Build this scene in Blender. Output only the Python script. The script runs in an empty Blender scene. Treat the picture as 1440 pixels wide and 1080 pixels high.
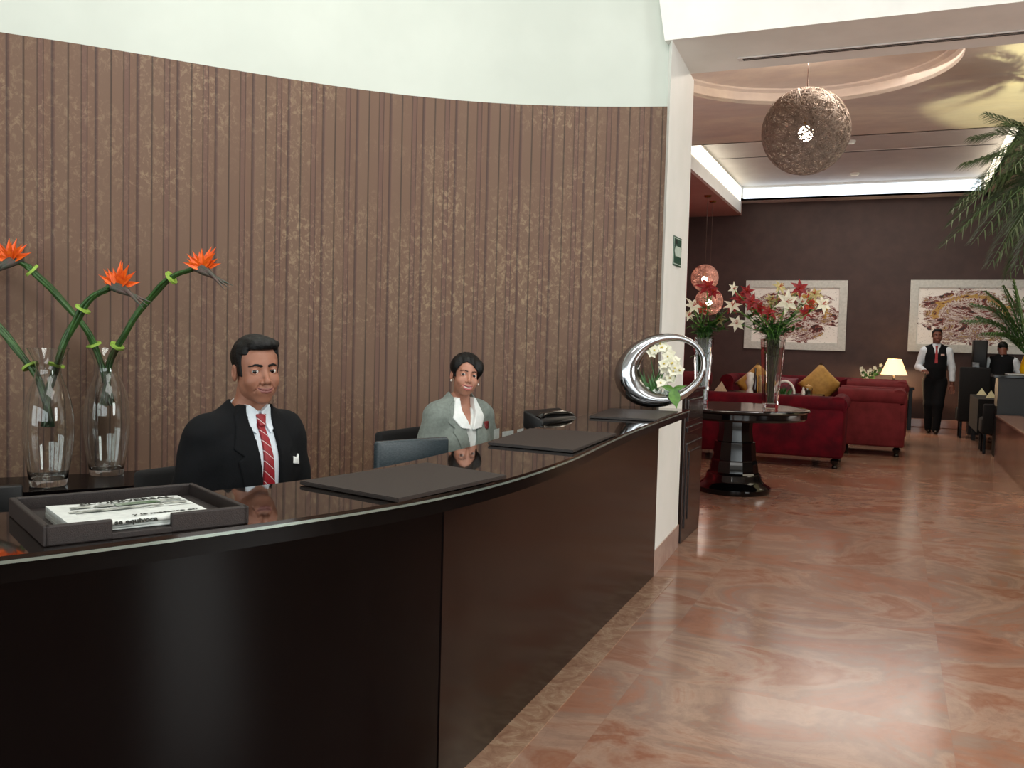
import bpy, bmesh, math, random
import numpy as np
from mathutils import Vector, Matrix, Euler
rnd = random.Random(7)
PI = math.pi
C = bpy.context.scene.collection
# ------------------------------------------------------------------ camera
EYE = np.array([0, 0, 1.45]); FPX = 1245.0
YAW = math.radians(23.1675); PITCH = math.atan(64.5/FPX); ROLL = 0.027
Fw = np.array([-math.sin(YAW)*math.cos(PITCH), math.cos(YAW)*math.cos(PITCH), -math.sin(PITCH)])
R0 = np.array([math.cos(YAW), math.sin(YAW), 0]); U0 = np.cross(R0, Fw)
Rt = R0*math.cos(ROLL)+U0*math.sin(ROLL); Up = -R0*math.sin(ROLL)+U0*math.cos(ROLL)
cam = bpy.data.cameras.new('camera'); camo = bpy.data.objects.new('camera', cam); C.objects.link(camo)
cam.sensor_width = 36; cam.lens = FPX/1440*36; cam.clip_start = .05; cam.clip_end = 100
M4 = Matrix(((Rt[0], Up[0], -Fw[0], 0), (Rt[1], Up[1], -Fw[1], 0), (Rt[2], Up[2], -Fw[2], 1.45), (0, 0, 0, 1)))
camo.matrix_world = M4
bpy.context.scene.camera = camo
def ray(x, y): return Fw+Rt*(x-720)/FPX-Up*(y-540)/FPX
def atz(x, y, z):
    r = ray(x, y); return Vector(EYE+r*(z-1.45)/r[2])
def aty(x, y, Y):
    r = ray(x, y); return Vector(EYE+r*Y/r[1])
def atd(x, y, d): return Vector(EYE+ray(x, y)*d)
# ------------------------------------------------------------------ materials
def lin(c):
    if isinstance(c, str):
        c = tuple(int(c[i:i+2], 16)/255 for i in (0, 2, 4))
    return tuple(((v+.055)/1.055)**2.4 if v > .04045 else v/12.92 for v in c)+(1,)
class NT:
    def __init__(s, name):
        s.m = bpy.data.materials.new(name); s.m.use_nodes = True; s.t = s.m.node_tree
        s.b = s.t.nodes['Principled BSDF']
    def n(s, typ, **k):
        nd = s.t.nodes.new(typ)
        for a, v in k.items():
            if a.startswith('i_'): nd.inputs[a[2:].replace('_', ' ')].default_value = v
            else: setattr(nd, a, v)
        return nd
    def l(s, a, b): s.t.links.new(a, b)
    def math(s, op, a, b=None, c=None):
        nd = s.n('ShaderNodeMath', operation=op)
        for i, v in enumerate((a, b, c)):
            if v is None: continue
            if isinstance(v, (int, float)): nd.inputs[i].default_value = v
            else: s.l(v, nd.inputs[i])
        return nd.outputs[0]
    def ramp(s, fac, stops, interp='LINEAR'):
        r = s.n('ShaderNodeValToRGB'); e = r.color_ramp.elements; r.color_ramp.interpolation = interp
        while len(e) < len(stops): e.new(.5)
        for q, (p, c) in zip(e, stops): q.position = p; q.color = lin(c)
        s.l(fac, r.inputs[0]); return r.outputs[0]
    def noise(s, scale, detail=3, rough=.5, vec=None, dist=0):
        nd = s.n('ShaderNodeTexNoise'); nd.inputs['Scale'].default_value = scale; nd.inputs['Detail'].default_value = detail
        nd.inputs['Roughness'].default_value = rough; nd.inputs['Distortion'].default_value = dist
        if vec is not None: s.l(vec, nd.inputs['Vector'])
        return nd.outputs['Fac']
    def coord(s, kind='Object', scale=(1, 1, 1), rot=(0, 0, 0)):
        tc = s.n('ShaderNodeTexCoord'); mp = s.n('ShaderNodeMapping')
        mp.inputs['Scale'].default_value = scale; mp.inputs['Rotation'].default_value = rot
        s.l(tc.outputs[kind], mp.inputs['Vector']); return mp.outputs[0]
    def mix(s, fac, a, b, bt='MIX'):
        nd = s.n('ShaderNodeMix', data_type='RGBA', blend_type=bt)
        for i, v in ((0, fac), (6, a), (7, b)):
            if isinstance(v, (int, float)): nd.inputs[i].default_value = v
            elif isinstance(v, (tuple, str)): nd.inputs[i].default_value = lin(v)
            else: s.l(v, nd.inputs[i])
        return nd.outputs[2]
    def bump(s, h, strength=.2, dist=.01):
        b = s.n('ShaderNodeBump'); b.inputs['Strength'].default_value = strength; b.inputs['Distance'].default_value = dist
        s.l(h, b.inputs['Height']); s.l(b.outputs[0], s.b.inputs['Normal'])
    def set(s, **k):
        for a, v in k.items():
            inp = s.b.inputs[a.replace('_', ' ')]
            if isinstance(v, bpy.types.NodeSocket): s.l(v, inp)
            elif isinstance(v, str): inp.default_value = lin(v)
            else: inp.default_value = v
        return s
MATS = {}
def pm(name, c1, c2=None, rough=.5, scale=20, bump=0, metal=0, coat=0, spec=.5, stretch=(1, 1, 1), sheen=0, bscale=None, sss=0):
    """noise-varied principled material"""
    if name in MATS: return MATS[name]
    t = NT(name); v = t.coord('Object', stretch); nz = t.noise(scale, 4, .55, v)
    if c2 is None:
        a = lin(c1); c2 = tuple(min(1, x*.82) for x in a[:3]); 
        col = t.mix(t.math('MULTIPLY', nz, .8), c1, c1)
        md = t.n('ShaderNodeMix', data_type='RGBA'); t.l(nz, md.inputs[0]); md.inputs[6].default_value = a; md.inputs[7].default_value = c2+(1,); col = md.outputs[2]
    else: col = t.ramp(nz, [(.35, c1), (.65, c2)])
    t.set(Base_Color=col, Roughness=rough, Metallic=metal)
    t.b.inputs['Specular IOR Level'].default_value = spec
    if coat: t.b.inputs['Coat Weight'].default_value = coat; t.b.inputs['Coat Roughness'].default_value = .04
    if sheen: t.b.inputs['Sheen Weight'].default_value = sheen; t.b.inputs['Sheen Roughness'].default_value = .4
    if sss: t.b.inputs['Subsurface Weight'].default_value = sss; t.b.inputs['Subsurface Radius'].default_value = (.02, .008, .004)
    if bump: t.bump(t.noise(bscale or scale*3, 4, .6, v), bump, .004)
    MATS[name] = t.m; return t.m
def glow(name, c, st):
    t = NT(name); nz = t.noise(5, 1, .5, t.coord())
    t.set(Base_Color=c, Emission_Color=t.mix(nz, c, c), Emission_Strength=st); MATS[name] = t.m; return t.m
def glassm(name, tint='f2f8f5', rough=0.0, ior=1.45):
    t = NT(name); nz = t.noise(8, 2, .5, t.coord())
    t.set(Base_Color=t.mix(nz, tint, 'ffffff'), Roughness=rough, IOR=ior); t.b.inputs['Transmission Weight'].default_value = 1
    MATS[name] = t.m; return t.m
# ------------------------------------------------------------------ mesh helpers
def link(name, me, parent=None, loc=None):
    o = bpy.data.objects.new(name, me); C.objects.link(o)
    if parent is not None: o.parent = parent
    if loc is not None: o.location = loc
    return o
def obj(name, bm, mats, parent=None, smooth=None, loc=None, rot=None):
    if isinstance(bm, bmesh.types.BMesh):
        me = bpy.data.meshes.new(name); bmesh.ops.recalc_face_normals(bm, faces=bm.faces); bm.to_mesh(me); bm.free()
    else: me = bm
    for m in (mats if isinstance(mats, (list, tuple)) else [mats]): me.materials.append(m)
    if smooth is not None:
        me.polygons.foreach_set('use_smooth', [True]*len(me.polygons))
        if smooth < 180: me.set_sharp_from_angle(angle=math.radians(smooth))
    o = link(name, me, parent, loc)
    if rot: o.rotation_euler = rot
    return o
def tag(o, label=None, cat=None, group=None, kind=None):
    for k, v in (('label', label), ('category', cat), ('group', group), ('kind', kind)):
        if v: o[k] = v
    return o
def struct(name, bm, m, smooth=None): return tag(obj(name, bm, m, None, smooth), kind='structure')
def empty(name, loc, rz, label, cat, group=None):
    o = bpy.data.objects.new(name, None); o.empty_display_size = .1; C.objects.link(o); o.location = loc; o.rotation_euler = (0, 0, rz)
    return tag(o, label, cat, group)
def BM(): return bmesh.new()
def box(bm, x0, x1, y0, y1, z0, z1, bev=0, M=None, seg=2, mi=0):
    vs = [bm.verts.new((x, y, z)) for x in (x0, x1) for y in (y0, y1) for z in (z0, z1)]
    fs = [bm.faces.new([vs[i] for i in q]) for q in ((0, 1, 3, 2), (4, 6, 7, 5), (0, 4, 5, 1), (2, 3, 7, 6), (0, 2, 6, 4), (1, 5, 7, 3))]
    for f in fs: f.material_index = mi
    vv = vs
    if bev:
        r = bmesh.ops.bevel(bm, geom=list({e for f in fs for e in f.edges}), offset=bev, segments=seg, affect='EDGES', profile=.5)
        vv = list({v for f in r['faces'] for v in f.verts} | {v for v in vs if v.is_valid})
        for f in r['faces']: f.material_index = mi
    if M is not None: bmesh.ops.transform(bm, matrix=M, verts=vv)
    return bm
def bx(*a, **k): return box(BM(), *a, **k)
def lathe(bm, prof, seg=32, c=(0, 0, 0), mi=0, cap=True):
    rings = []
    for r, z in prof:
        if r < 1e-6: rings.append([bm.verts.new((c[0], c[1], c[2]+z))])
        else: rings.append([bm.verts.new((c[0]+r*math.cos(2*PI*i/seg), c[1]+r*math.sin(2*PI*i/seg), c[2]+z)) for i in range(seg)])
    for a, b in zip(rings, rings[1:]):
        for i in range(seg):
            j = (i+1) % seg
            if len(a) == 1 and len(b) == 1: continue
            if len(a) == 1: f = bm.faces.new((a[0], b[j], b[i]))
            elif len(b) == 1: f = bm.faces.new((a[i], a[j], b[0]))
            else: f = bm.faces.new((a[i], a[j], b[j], b[i]))
            f.material_index = mi
    if cap:
        for rg in (rings[0], rings[-1]):
            if len(rg) > 2: bm.faces.new(rg).material_index = mi
    return bm
def tube(bm, pts, r, seg=8, mi=0, cap=True, flat=None):
    """tube along pts; r number or list; flat=(ratio) squashes second axis"""
    pts = [Vector(p) for p in pts]; n = len(pts); rs = r if isinstance(r, (list, tuple)) else [r]*n
    rings = []; ref = None
    for i, p in enumerate(pts):
        t = (pts[min(i+1, n-1)]-pts[max(i-1, 0)]).normalized()
        if ref is None: ref = Vector((0, 0, 1)) if abs(t.z) < .9 else Vector((1, 0, 0))
        u = (ref-t*ref.dot(t)).normalized(); w = t.cross(u); ref = u
        k = flat or 1
        rings.append([bm.verts.new(p+u*math.cos(2*PI*j/seg)*rs[i]*k+w*math.sin(2*PI*j/seg)*rs[i]) for j in range(seg)])
    for a, b in zip(rings, rings[1:]):
        for j in range(seg):
            bm.faces.new((a[j], a[(j+1) % seg], b[(j+1) % seg], b[j])).material_index = mi
    if cap and seg > 2:
        bm.faces.new(rings[0]).material_index = mi; bm.faces.new(rings[-1][::-1]).material_index = mi
    return bm
def spline(pts, n=8):
    """Catmull-Rom through pts"""
    P = [Vector(p) for p in pts]; P = [P[0]*2-P[1]]+P+[P[-1]*2-P[-2]]; out = []
    for i in range(1, len(P)-2):
        for k in range(n):
            t = k/n; a, b, c, d = P[i-1:i+3]
            out.append(.5*((2*b)+(c-a)*t+(2*a-5*b+4*c-d)*t*t+(3*b-a-3*c+d)*t*t*t))
    out.append(P[-2]); return out
def ribbon(bm, A, B, z0, z1, mi=0):
    """solid between two plan polylines A and B (same count), from z0 to z1"""
    L = [[bm.verts.new((p[0], p[1], z)) for p in P] for P in (A, B) for z in (z0, z1)]
    a0, a1, b0, b1 = L; n = len(A)
    for i in range(n-1):
        for q in ((a0[i], a0[i+1], a1[i+1], a1[i]), (b0[i], b1[i], b1[i+1], b0[i+1]), (a1[i], a1[i+1], b1[i+1], b1[i]), (a0[i], b0[i], b0[i+1], a0[i+1])):
            bm.faces.new(q).material_index = mi
    for i in (0, n-1): bm.faces.new((a0[i], a1[i], b1[i], b0[i])).material_index = mi
    return bm
def offs(P, d):
    out = []
    for i, p in enumerate(P):
        a = P[max(i-1, 0)]; b = P[min(i+1, len(P)-1)]; t = Vector((b[0]-a[0], b[1]-a[1])).normalized()
        out.append((p[0]-t.y*d, p[1]+t.x*d))
    return out
def ball(bm, c, r, seg=16, rings=10, M=None, mi=0, sc=(1, 1, 1)):
    prof = [(math.sin(PI*i/rings)*r, -math.cos(PI*i/rings)*r) for i in range(rings+1)]
    prof[0] = (0, -r); prof[-1] = (0, r); n0 = len(bm.verts)
    lathe(bm, prof, seg, (0, 0, 0), mi, False); bm.verts.ensure_lookup_table(); vs = bm.verts[n0:]
    MM = Matrix.Translation(c) @ (M or Matrix()) @ Matrix.Diagonal((*sc, 1))
    bmesh.ops.transform(bm, matrix=MM, verts=list(vs)); return bm
def prism(bm, poly, z0, z1, M=None, mi=0):
    a = [bm.verts.new((x, y, z0)) for x, y in poly]; b = [bm.verts.new((x, y, z1)) for x, y in poly]; n = len(poly)
    bm.faces.new(a[::-1]).material_index = mi; bm.faces.new(b).material_index = mi
    for i in range(n): bm.faces.new((a[i], a[(i+1) % n], b[(i+1) % n], b[i])).material_index = mi
    if M is not None: bmesh.ops.transform(bm, matrix=M, verts=a+b)
    return bm
def textmesh(s, size, ext=.0004, bold=0):
    cu = bpy.data.curves.new('t', 'FONT'); cu.body = s; cu.size = size; cu.extrude = ext; cu.offset = bold; cu.resolution_u = 2
    o = bpy.data.objects.new('t', cu); C.objects.link(o); dg = bpy.context.evaluated_depsgraph_get()
    me = bpy.data.meshes.new_from_object(o.evaluated_get(dg)); bpy.data.objects.remove(o); return me
def copy_tree(o, parent=None):
    c = o.copy(); C.objects.link(c)
    if parent is not None: c.parent = parent
    for ch in list(o.children): copy_tree(ch, c)
    return c
# ------------------------------------------------------------------ signed-distance sculpting
def smin(a, b, k):
    h = np.clip(.5+.5*(b-a)/k, 0, 1); return b*(1-h)+a*h-k*h*(1-h)
def smax(a, b, k): return -smin(-a, -b, k)
def ell(P, c, r):
    r = np.array(r, np.float32); q = P-np.array(c, np.float32); k0 = np.linalg.norm(q/r, axis=1); k1 = np.linalg.norm(q/(r*r), axis=1)
    return k0*(k0-1)/np.maximum(k1, 1e-6)
def sph(P, c, r): return np.linalg.norm(P-np.array(c, np.float32), axis=1)-r
def cone(P, a, b, r1, r2=None, sq=None):
    if r2 is None: r2 = r1
    a = np.array(a, np.float32); b = np.array(b, np.float32); ab = b-a
    t = np.clip(((P-a)@ab)/(ab@ab), 0, 1); q = P-a-t[:, None]*ab
    if sq is not None: q = q/np.array(sq, np.float32)
    return np.linalg.norm(q, axis=1)-(r1+(r2-r1)*t)
def chain(P, pts, rs, k=.01):
    d = None
    for i in range(len(pts)-1):
        e = cone(P, pts[i], pts[i+1], rs[i], rs[i+1]); d = e if d is None else smin(d, e, k)
    return d
def bxs(P, lo, hi, r=0):
    lo = np.array(lo, np.float32); hi = np.array(hi, np.float32); q = np.abs(P-(lo+hi)/2)-(hi-lo)/2+r
    return np.linalg.norm(np.maximum(q, 0), axis=1)+np.minimum(q.max(axis=1), 0)-r
def poly2(x, y, pts):
    """signed distance to a 2D polygon (negative inside)"""
    d = np.full(x.shape, 1e9, np.float32); s = np.ones(x.shape, np.float32); n = len(pts)
    for i in range(n):
        ax, ay = pts[i]; bx_, by = pts[i-1]; ex, ey = bx_-ax, by-ay; wx, wy = x-ax, y-ay
        t = np.clip((wx*ex+wy*ey)/(ex*ex+ey*ey), 0, 1); d = np.minimum(d, (wx-ex*t)**2+(wy-ey*t)**2)
        c1 = y >= ay; c2 = y < by; c3 = ex*wy > ey*wx
        s = np.where((c1 & c2 & c3) | (~c1 & ~c2 & ~c3), -s, s)
    return s*np.sqrt(d)
def surf(fn, lo, hi, h, M=None, matfn=None):
    """naive surface nets -> (verts, quads, matidx)"""
    lo = np.array(lo, float); hi = np.array(hi, float); n = np.ceil((hi-lo)/(4*h)).astype(int)*4+1
    ax = [(lo[i]+h*np.arange(n[i])).astype(np.float32) for i in range(3)]
    cs = [a[::4] for a in ax]; G = np.stack(np.meshgrid(*cs, indexing='ij'), -1).reshape(-1, 3)
    cd = fn(G).reshape([len(c) for c in cs]); act = np.abs(cd) < 4*h*2.6
    D = np.repeat(np.repeat(np.repeat(cd, 4, 0), 4, 1), 4, 2)[:n[0], :n[1], :n[2]].astype(np.float32)
    A = np.zeros(cd.shape, bool); A |= act
    for i in range(3): A |= np.roll(act, 1, i) | np.roll(act, -1, i)
    A = np.repeat(np.repeat(np.repeat(A, 4, 0), 4, 1), 4, 2)[:n[0], :n[1], :n[2]]
    idx = np.argwhere(A)
    for s in range(0, len(idx), 400000):
        q = idx[s:s+400000]; P = np.stack([ax[i][q[:, i]] for i in range(3)], -1); D[q[:, 0], q[:, 1], q[:, 2]] = fn(P)
    D[0] = np.abs(D[0])+1e-4; D[-1] = np.abs(D[-1])+1e-4; D[:, 0] = np.abs(D[:, 0])+1e-4; D[:, -1] = np.abs(D[:, -1])+1e-4; D[:, :, 0] = np.abs(D[:, :, 0])+1e-4; D[:, :, -1] = np.abs(D[:, :, -1])+1e-4
    S = D < 0
    c8 = [S[i:n[0]-1+i, j:n[1]-1+j, k:n[2]-1+k] for i in (0, 1) for j in (0, 1) for k in (0, 1)]
    cnt = sum(c.astype(np.int8) for c in c8); cells = np.argwhere((cnt > 0) & (cnt < 8))
    vid = np.full(cnt.shape, -1, np.int32); vid[cells[:, 0], cells[:, 1], cells[:, 2]] = np.arange(len(cells))
    acc = np.zeros((len(cells), 3)); num = np.zeros(len(cells))
    cor = [(i, j, k) for i in (0, 1) for j in (0, 1) for k in (0, 1)]
    for a in range(8):
        for b in range(a+1, 8):
            if sum(abs(cor[a][i]-cor[b][i]) for i in range(3)) != 1: continue
            ca = cells+cor[a]; cb = cells+cor[b]; da = D[ca[:, 0], ca[:, 1], ca[:, 2]]; db = D[cb[:, 0], cb[:, 1], cb[:, 2]]
            x = (da < 0) != (db < 0); t = np.where(x, da/np.where(x, da-db, 1), 0)
            p = ca+(cb-ca)*t[:, None]; acc += np.where(x[:, None], p, 0); num += x
    V = acc/num[:, None]*h+lo
    Q = []
    for d in range(3):
        e = (d+1) % 3; f = (d+2) % 3; sl0 = [slice(None)]*3; sl1 = [slice(None)]*3; sl0[d] = slice(0, -1); sl1[d] = slice(1, None)
        X = S[tuple(sl0)] != S[tuple(sl1)]; g = np.argwhere(X); g = g[(g[:, e] > 0) & (g[:, f] > 0) & (g[:, e] < n[e]-1) & (g[:, f] < n[f]-1)]
        o = [g.copy() for _ in range(4)]; o[1][:, e] -= 1; o[2][:, e] -= 1; o[2][:, f] -= 1; o[3][:, f] -= 1
        q = np.stack([vid[w[:, 0], w[:, 1], w[:, 2]] for w in o], -1); neg = S[g[:, 0], g[:, 1], g[:, 2]]
        q[~neg] = q[~neg][:, ::-1]; Q.append(q)
    Q = np.concatenate(Q) if Q else np.zeros((0, 4), int); Q = Q[(Q >= 0).all(1)]
    mi = matfn(V[Q].mean(1).astype(np.float32)) if matfn else np.zeros(len(Q), int)
    if M is not None: V = V@np.array(M.to_3x3()).T+np.array(M.translation)
    return V, Q, mi
def meshof(name, parts, mats, parent=None):
    V = []; F = []; MI = []; o = 0
    for v, q, m in parts: V.append(v); F.append(q+o); MI.append(m); o += len(v)
    V = np.concatenate(V); F = np.concatenate(F); MI = np.concatenate(MI)
    me = bpy.data.meshes.new(name); me.from_pydata(V.tolist(), [], F.tolist()); me.polygons.foreach_set('material_index', MI.astype(np.int32)); me.update()
    return obj(name, me, mats, parent, 180)
# ================================================================== MATERIALS
white = pm('white_plaster', 'f2f4f0', 'ecefea', .6, 3, .05)
beamw = pm('beam_plaster', 'f0f0ec', 'e8e8e4', .6, 3, .04)
softw = pm('soffit_plaster', 'dedad6', 'd4d0cc', .6, 2, .04)
upperw = pm('vault_plaster', 'ccd4cc', 'c2cac2', .65, 1.2, .04)
darkwood = pm('dark_wood', '0a0708', '060405', .2, 6, 0, 0, .0, .12, (1, 1, .12))
blackgloss = pm('black_lacquer', '080809', '050506', .09, 12, 0, 0, .15, .4)
blackmat = pm('black_plastic', '0b0b0d', '070708', .45, 30, .05, spec=.35)
blackcloth = pm('black_cloth', '0b0b0d', '070708', .9, 60, .2)
leather = pm('dark_leather', '2b2320', '231c1a', .5, 90, .25)
trayl = pm('tray_leather', '241a18', '1b1312', .55, 120, .3)
chrome = pm('polished_aluminium', 'b4b6ba', 'a6a8ac', .13, 30, .03, 1)
silver = pm('silver_leaf', 'cfd2cc', 'c0c3bd', .45, 25, .1)
brass = pm('brass', 'b08a4a', '8a6a36', .3, 20, 0, 1)
redvelvet = pm('crimson_velvet', '5c0414', '40030e', .8, 6, .1, spec=.15)
rosevelvet = pm('rose_velvet', '6a2226', '581a1c', .8, 6, .1, spec=.2)
gold = pm('gold_cushion_cloth', 'b58a3e', '9c7430', .6, 14, .15, sheen=.1)
glass = glassm('clear_glass')
leaf = pm('leaf_green', '3a6a2a', '25501d', .45, 30, .1)
leafl = pm('fresh_leaf', '5c8a34', '3f6a24', .45, 30, .1)
stemg = pm('stem_green', '38602a', '23421c', .4, 40, .1, stretch=(1, 1, .2))
orange = pm('orange_petal', 'ef6a10', 'd94a08', .5, 40)
spathe = pm('spathe_green', '3c4a3e', '59443f', .5, 30, .1)
tie = pm('raffia_tie', 'a9cf5a', '8cb044', .6, 40)
whitep = pm('white_petal', 'f2f0e0', 'e2e4c8', .55, 30)
redp = pm('red_petal', 'a3101c', '7c0a18', .5, 30)
orangep = pm('orange_red_petal', 'd0451c', 'b03018', .5, 30)
skinA = pm('tan_skin', 'a2705a', '94634e', .5, 12, .05, sss=.08)
skinB = pm('warm_skin', 'ba8670', 'ac7862', .48, 12, .04, sss=.08)
skinC = pm('brown_skin', '7a4a38', '6c4032', .5, 12, .04, sss=.05)
lipA = pm('lip', '84504a', '784640', .4, 20)
lipB = pm('lip_rose', 'a8585a', '984c4c', .35, 20)
hairm = pm('black_hair', '070606', '030303', .5, 60, .6, spec=.3, stretch=(1, .15, 1))
scler = pm('eye_white', 'dcd6d0', 'd0c8c2', .15, 20)
iris = pm('dark_iris', '1a0e08', '0c0604', .1, 20)
teeth = pm('teeth', 'efe9e0', 'e5dfd4', .2, 20)
suit = pm('black_suit', '090b0f', '06080b', .9, 50, .2, spec=.25)
greysuit = pm('grey_suit', '7c857f', '6f7872', .9, 60, .2, sheen=.1)
shirt = pm('white_shirt', 'dce6ee', 'd2dde6', .7, 40, .1)
blouse = pm('white_blouse', 'eef2f0', 'e2e8e6', .7, 40, .1)
marblew = pm('pink_marble', 'b88a78', '9a6c5c', .12, 3, 0)
# striped wall covering
t = NT('striped_wallcovering'); uv = t.n('ShaderNodeUVMap'); sp = t.n('ShaderNodeSeparateXYZ'); t.l(uv.outputs[0], sp.inputs[0]); U = sp.outputs[0]
f1 = t.math('FRACT', t.math('MULTIPLY', U, 1/.2))
groove = t.ramp(f1, [(0, '000000'), (.035, 'ffffff'), (.28, 'ffffff'), (.30, '777777'), (.33, 'ffffff'), (.42, 'ffffff'), (.44, '888888'), (.46, 'ffffff'), (.60, 'ffffff'), (.63, '6a6a6a'), (.68, 'cccccc'), (.70, 'ffffff'), (.97, 'ffffff'), (1, '000000')])
tint = t.ramp(f1, [(0, '684e3d'), (.29, '684e3d'), (.31, '62463a'), (.45, '694c3d'), (.47, '674c3b'), (.61, '66483c'), (.70, '69503f'), (1, '684e3d')], 'CONSTANT')
vc = t.coord('Object', (1, 1, 1)); big = t.noise(1.4, 3, .6, vc); sm = t.noise(34, 5, .75, t.coord('Object', (1, 1, .8)), .6)
fleck = t.math('MULTIPLY', t.ramp(sm, [(.5, '000000'), (.66, 'ffffff')]), t.ramp(big, [(.42, '111111'), (.62, 'ffffff')]))
c = t.mix(t.math('MULTIPLY', fleck, .55), tint, 'a48c6a'); c = t.mix(.75, c, groove, 'MULTIPLY')
t.set(Base_Color=c, Roughness=t.math('ADD', t.math('MULTIPLY', fleck, -.2), .62)); t.bump(groove, .35, .006); stripes = t.m
# marble floor
t = NT('marble_tiles'); v0 = t.coord('Object'); s = t.n('ShaderNodeSeparateXYZ'); t.l(v0, s.inputs[0])
T = 1.22; fx = t.math('DIVIDE', t.math('SUBTRACT', s.outputs[0], .27), T); fy = t.math('DIVIDE', t.math('SUBTRACT', s.outputs[1], 3.72), T)
ix = t.math('FLOOR', fx); iy = t.math('FLOOR', fy); cb = t.n('ShaderNodeCombineXYZ'); t.l(ix, cb.inputs[0]); t.l(iy, cb.inputs[1])
wn = t.n('ShaderNodeTexWhiteNoise'); t.l(cb.outputs[0], wn.inputs['Vector'])
va = t.n('ShaderNodeVectorMath', operation='MULTIPLY_ADD'); t.l(wn.outputs['Color'], va.inputs[0]); va.inputs[1].default_value = (9, 9, 9); t.l(v0, va.inputs[2])
mp = t.n('ShaderNodeMapping'); mp.inputs['Scale'].default_value = (.95, 1.15, 1); mp.inputs['Rotation'].default_value = (0, 0, -.5); t.l(va.outputs[0], mp.inputs['Vector'])
n1 = t.noise(1.3, 6, .62, mp.outputs[0], .9); n2 = t.noise(6, 8, .72, mp.outputs[0], 1.2); n3 = t.noise(2.2, 5, .6, mp.outputs[0], 2.5)
base = t.ramp(n1, [(.28, '7a4e3c'), (.40, '9c6c56'), (.47, '907668'), (.53, 'a88a78'), (.60, '90604a'), (.74, 'b4927c')])
base = t.mix(t.ramp(n2, [(.35, '999999'), (.55, '000000')]), base, '8e6a5a')
base = t.mix(t.ramp(n2, [(.58, '000000'), (.75, '999999')]), base, 'c0a896')
base = t.mix(t.ramp(n3, [(.48, '000000'), (.5, '777777'), (.52, '000000')]), base, '7a5a50')
base = t.mix(t.math('MULTIPLY', wn.outputs['Value'], .3), base, 'a67c68')
ga = t.math('ABSOLUTE', t.math('SUBTRACT', t.math('FRACT', fx), .5)); gb = t.math('ABSOLUTE', t.math('SUBTRACT', t.math('FRACT', fy), .5))
g = t.math('GREATER_THAN', t.math('MAXIMUM', ga, gb), .5-.0018)
base = t.mix(t.math('MULTIPLY', g, .22), base, '8a6a5c')
t.set(Base_Color=base, Roughness=t.math('ADD', .09, t.math('MULTIPLY', n2, .14))); t.b.inputs['Specular IOR Level'].default_value = .45
t.bump(t.noise(3, 2, .5, v0), .02, .01); floorm = t.m
t = NT('breccia_border'); v = t.coord(); n1 = t.noise(9, 6, .7, v, 1.5)
t.set(Base_Color=t.ramp(n1, [(.35, '8a6652'), (.5, '9c7a64'), (.62, 'b0947c'), (.72, '8e6c5a')]), Roughness=.15); breccia = t.m
# painted cloud ceiling
t = NT('cloud_painted_ceiling'); v = t.coord('Object', (.6, 1.4, 1)); n1 = t.noise(.9, 6, .6, v, .8); n2 = t.noise(5, 5, .6, v)
t.set(Base_Color=t.mix(.25, t.ramp(n1, [(.32, 'cec4be'), (.5, 'd8cabe'), (.62, 'e6dac8'), (.75, 'd0cac4')]), t.ramp(n2, [(.3, 'b4a496'), (.7, 'e8dcc8')])), Roughness=.7); cloud = t.m
brownwall = pm('aubergine_paint', '44302c', '3a2825', .6, 4, .1)
redwall = pm('red_paint', 'a01420', '8c101a', .5, 4, .05)
rosesof = pm('soffit_rose_plaster', 'b89088', 'b0867e', .6, 2)
baseb = pm('plinth_marble', 'b8a296', 'a88e84', .2, 8)
darkp = pm('panel_wood', '241512', '120b0a', .22, 5, .03, 0, .2, .5, (1, 1, .1))
# ================================================================== SETTING
struct('floor', bx(-9, 9, -7, 18.3, -.1, 0), floorm)
W = [(-6.2, -1.5), (-5.9, -.2), (-5.5, .9), (-5.0, 1.9), (-4.55, 2.55), (-4.119, 3.081), (-3.911, 3.317), (-3.69, 3.6), (-3.48, 3.88), (-3.246, 4.177), (-2.983, 4.48), (-2.66, 4.776), (-2.298, 5.03), (-1.903, 5.223), (-1.6, 5.335), (-1.325, 5.415)]
WS = [tuple(p)[:2] for p in spline([(x, y, 0) for x, y in W], 6)]
def curved(name, P, z0, z1, th, m):
    bm = BM(); uvl = bm.loops.layers.uv.new('UVMap'); Q = offs(P, -th) if False else offs(P, th); cols = []; L = 0
    for i, (p, q) in enumerate(zip(P, Q)):
        if i: L += math.dist(P[i-1], p)
        cols.append((bm.verts.new((*p, z0)), bm.verts.new((*p, z1)), bm.verts.new((*q, z1)), bm.verts.new((*q, z0)), L))
    for a, b in zip(cols, cols[1:]):
        for i in range(4):
            f = bm.faces.new((a[i], b[i], b[(i+1) % 4], a[(i+1) % 4]))
            for lp, u in zip(f.loops, (a[4], b[4], b[4], a[4])): lp[uvl].uv = (u, lp.vert.co.z)
    for cc in (cols[0], cols[-1]): bm.faces.new(cc[:4])
    return struct(name, bm, m, 40)
curved('wall_reception', WS, 0, 2.891, .12, stripes)
curved('wall_reception_upper', offs(WS, .012), 2.891, 4.7, .12, upperw)
bm = BM()    # near face of the opening: jamb, beam and curved shoulder
prism(bm, [(-1.3, 5.34), (-1.345, 6.2), (-1.55, 6.2), (-1.55, 5.62), (-1.37, 5.50)], 0, 3.266)
struct('wall_jamb', bm, white)
bm = BM(); Xl = [(-1.316, 3.266), (-1.32, 2.9)] ; P = [(7, 3.266), (7, 4.7), (-1.60, 4.7), (-1.50, 4.2), (-1.43, 3.8), (-1.385, 3.5), (-1.345, 3.266)]
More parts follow.
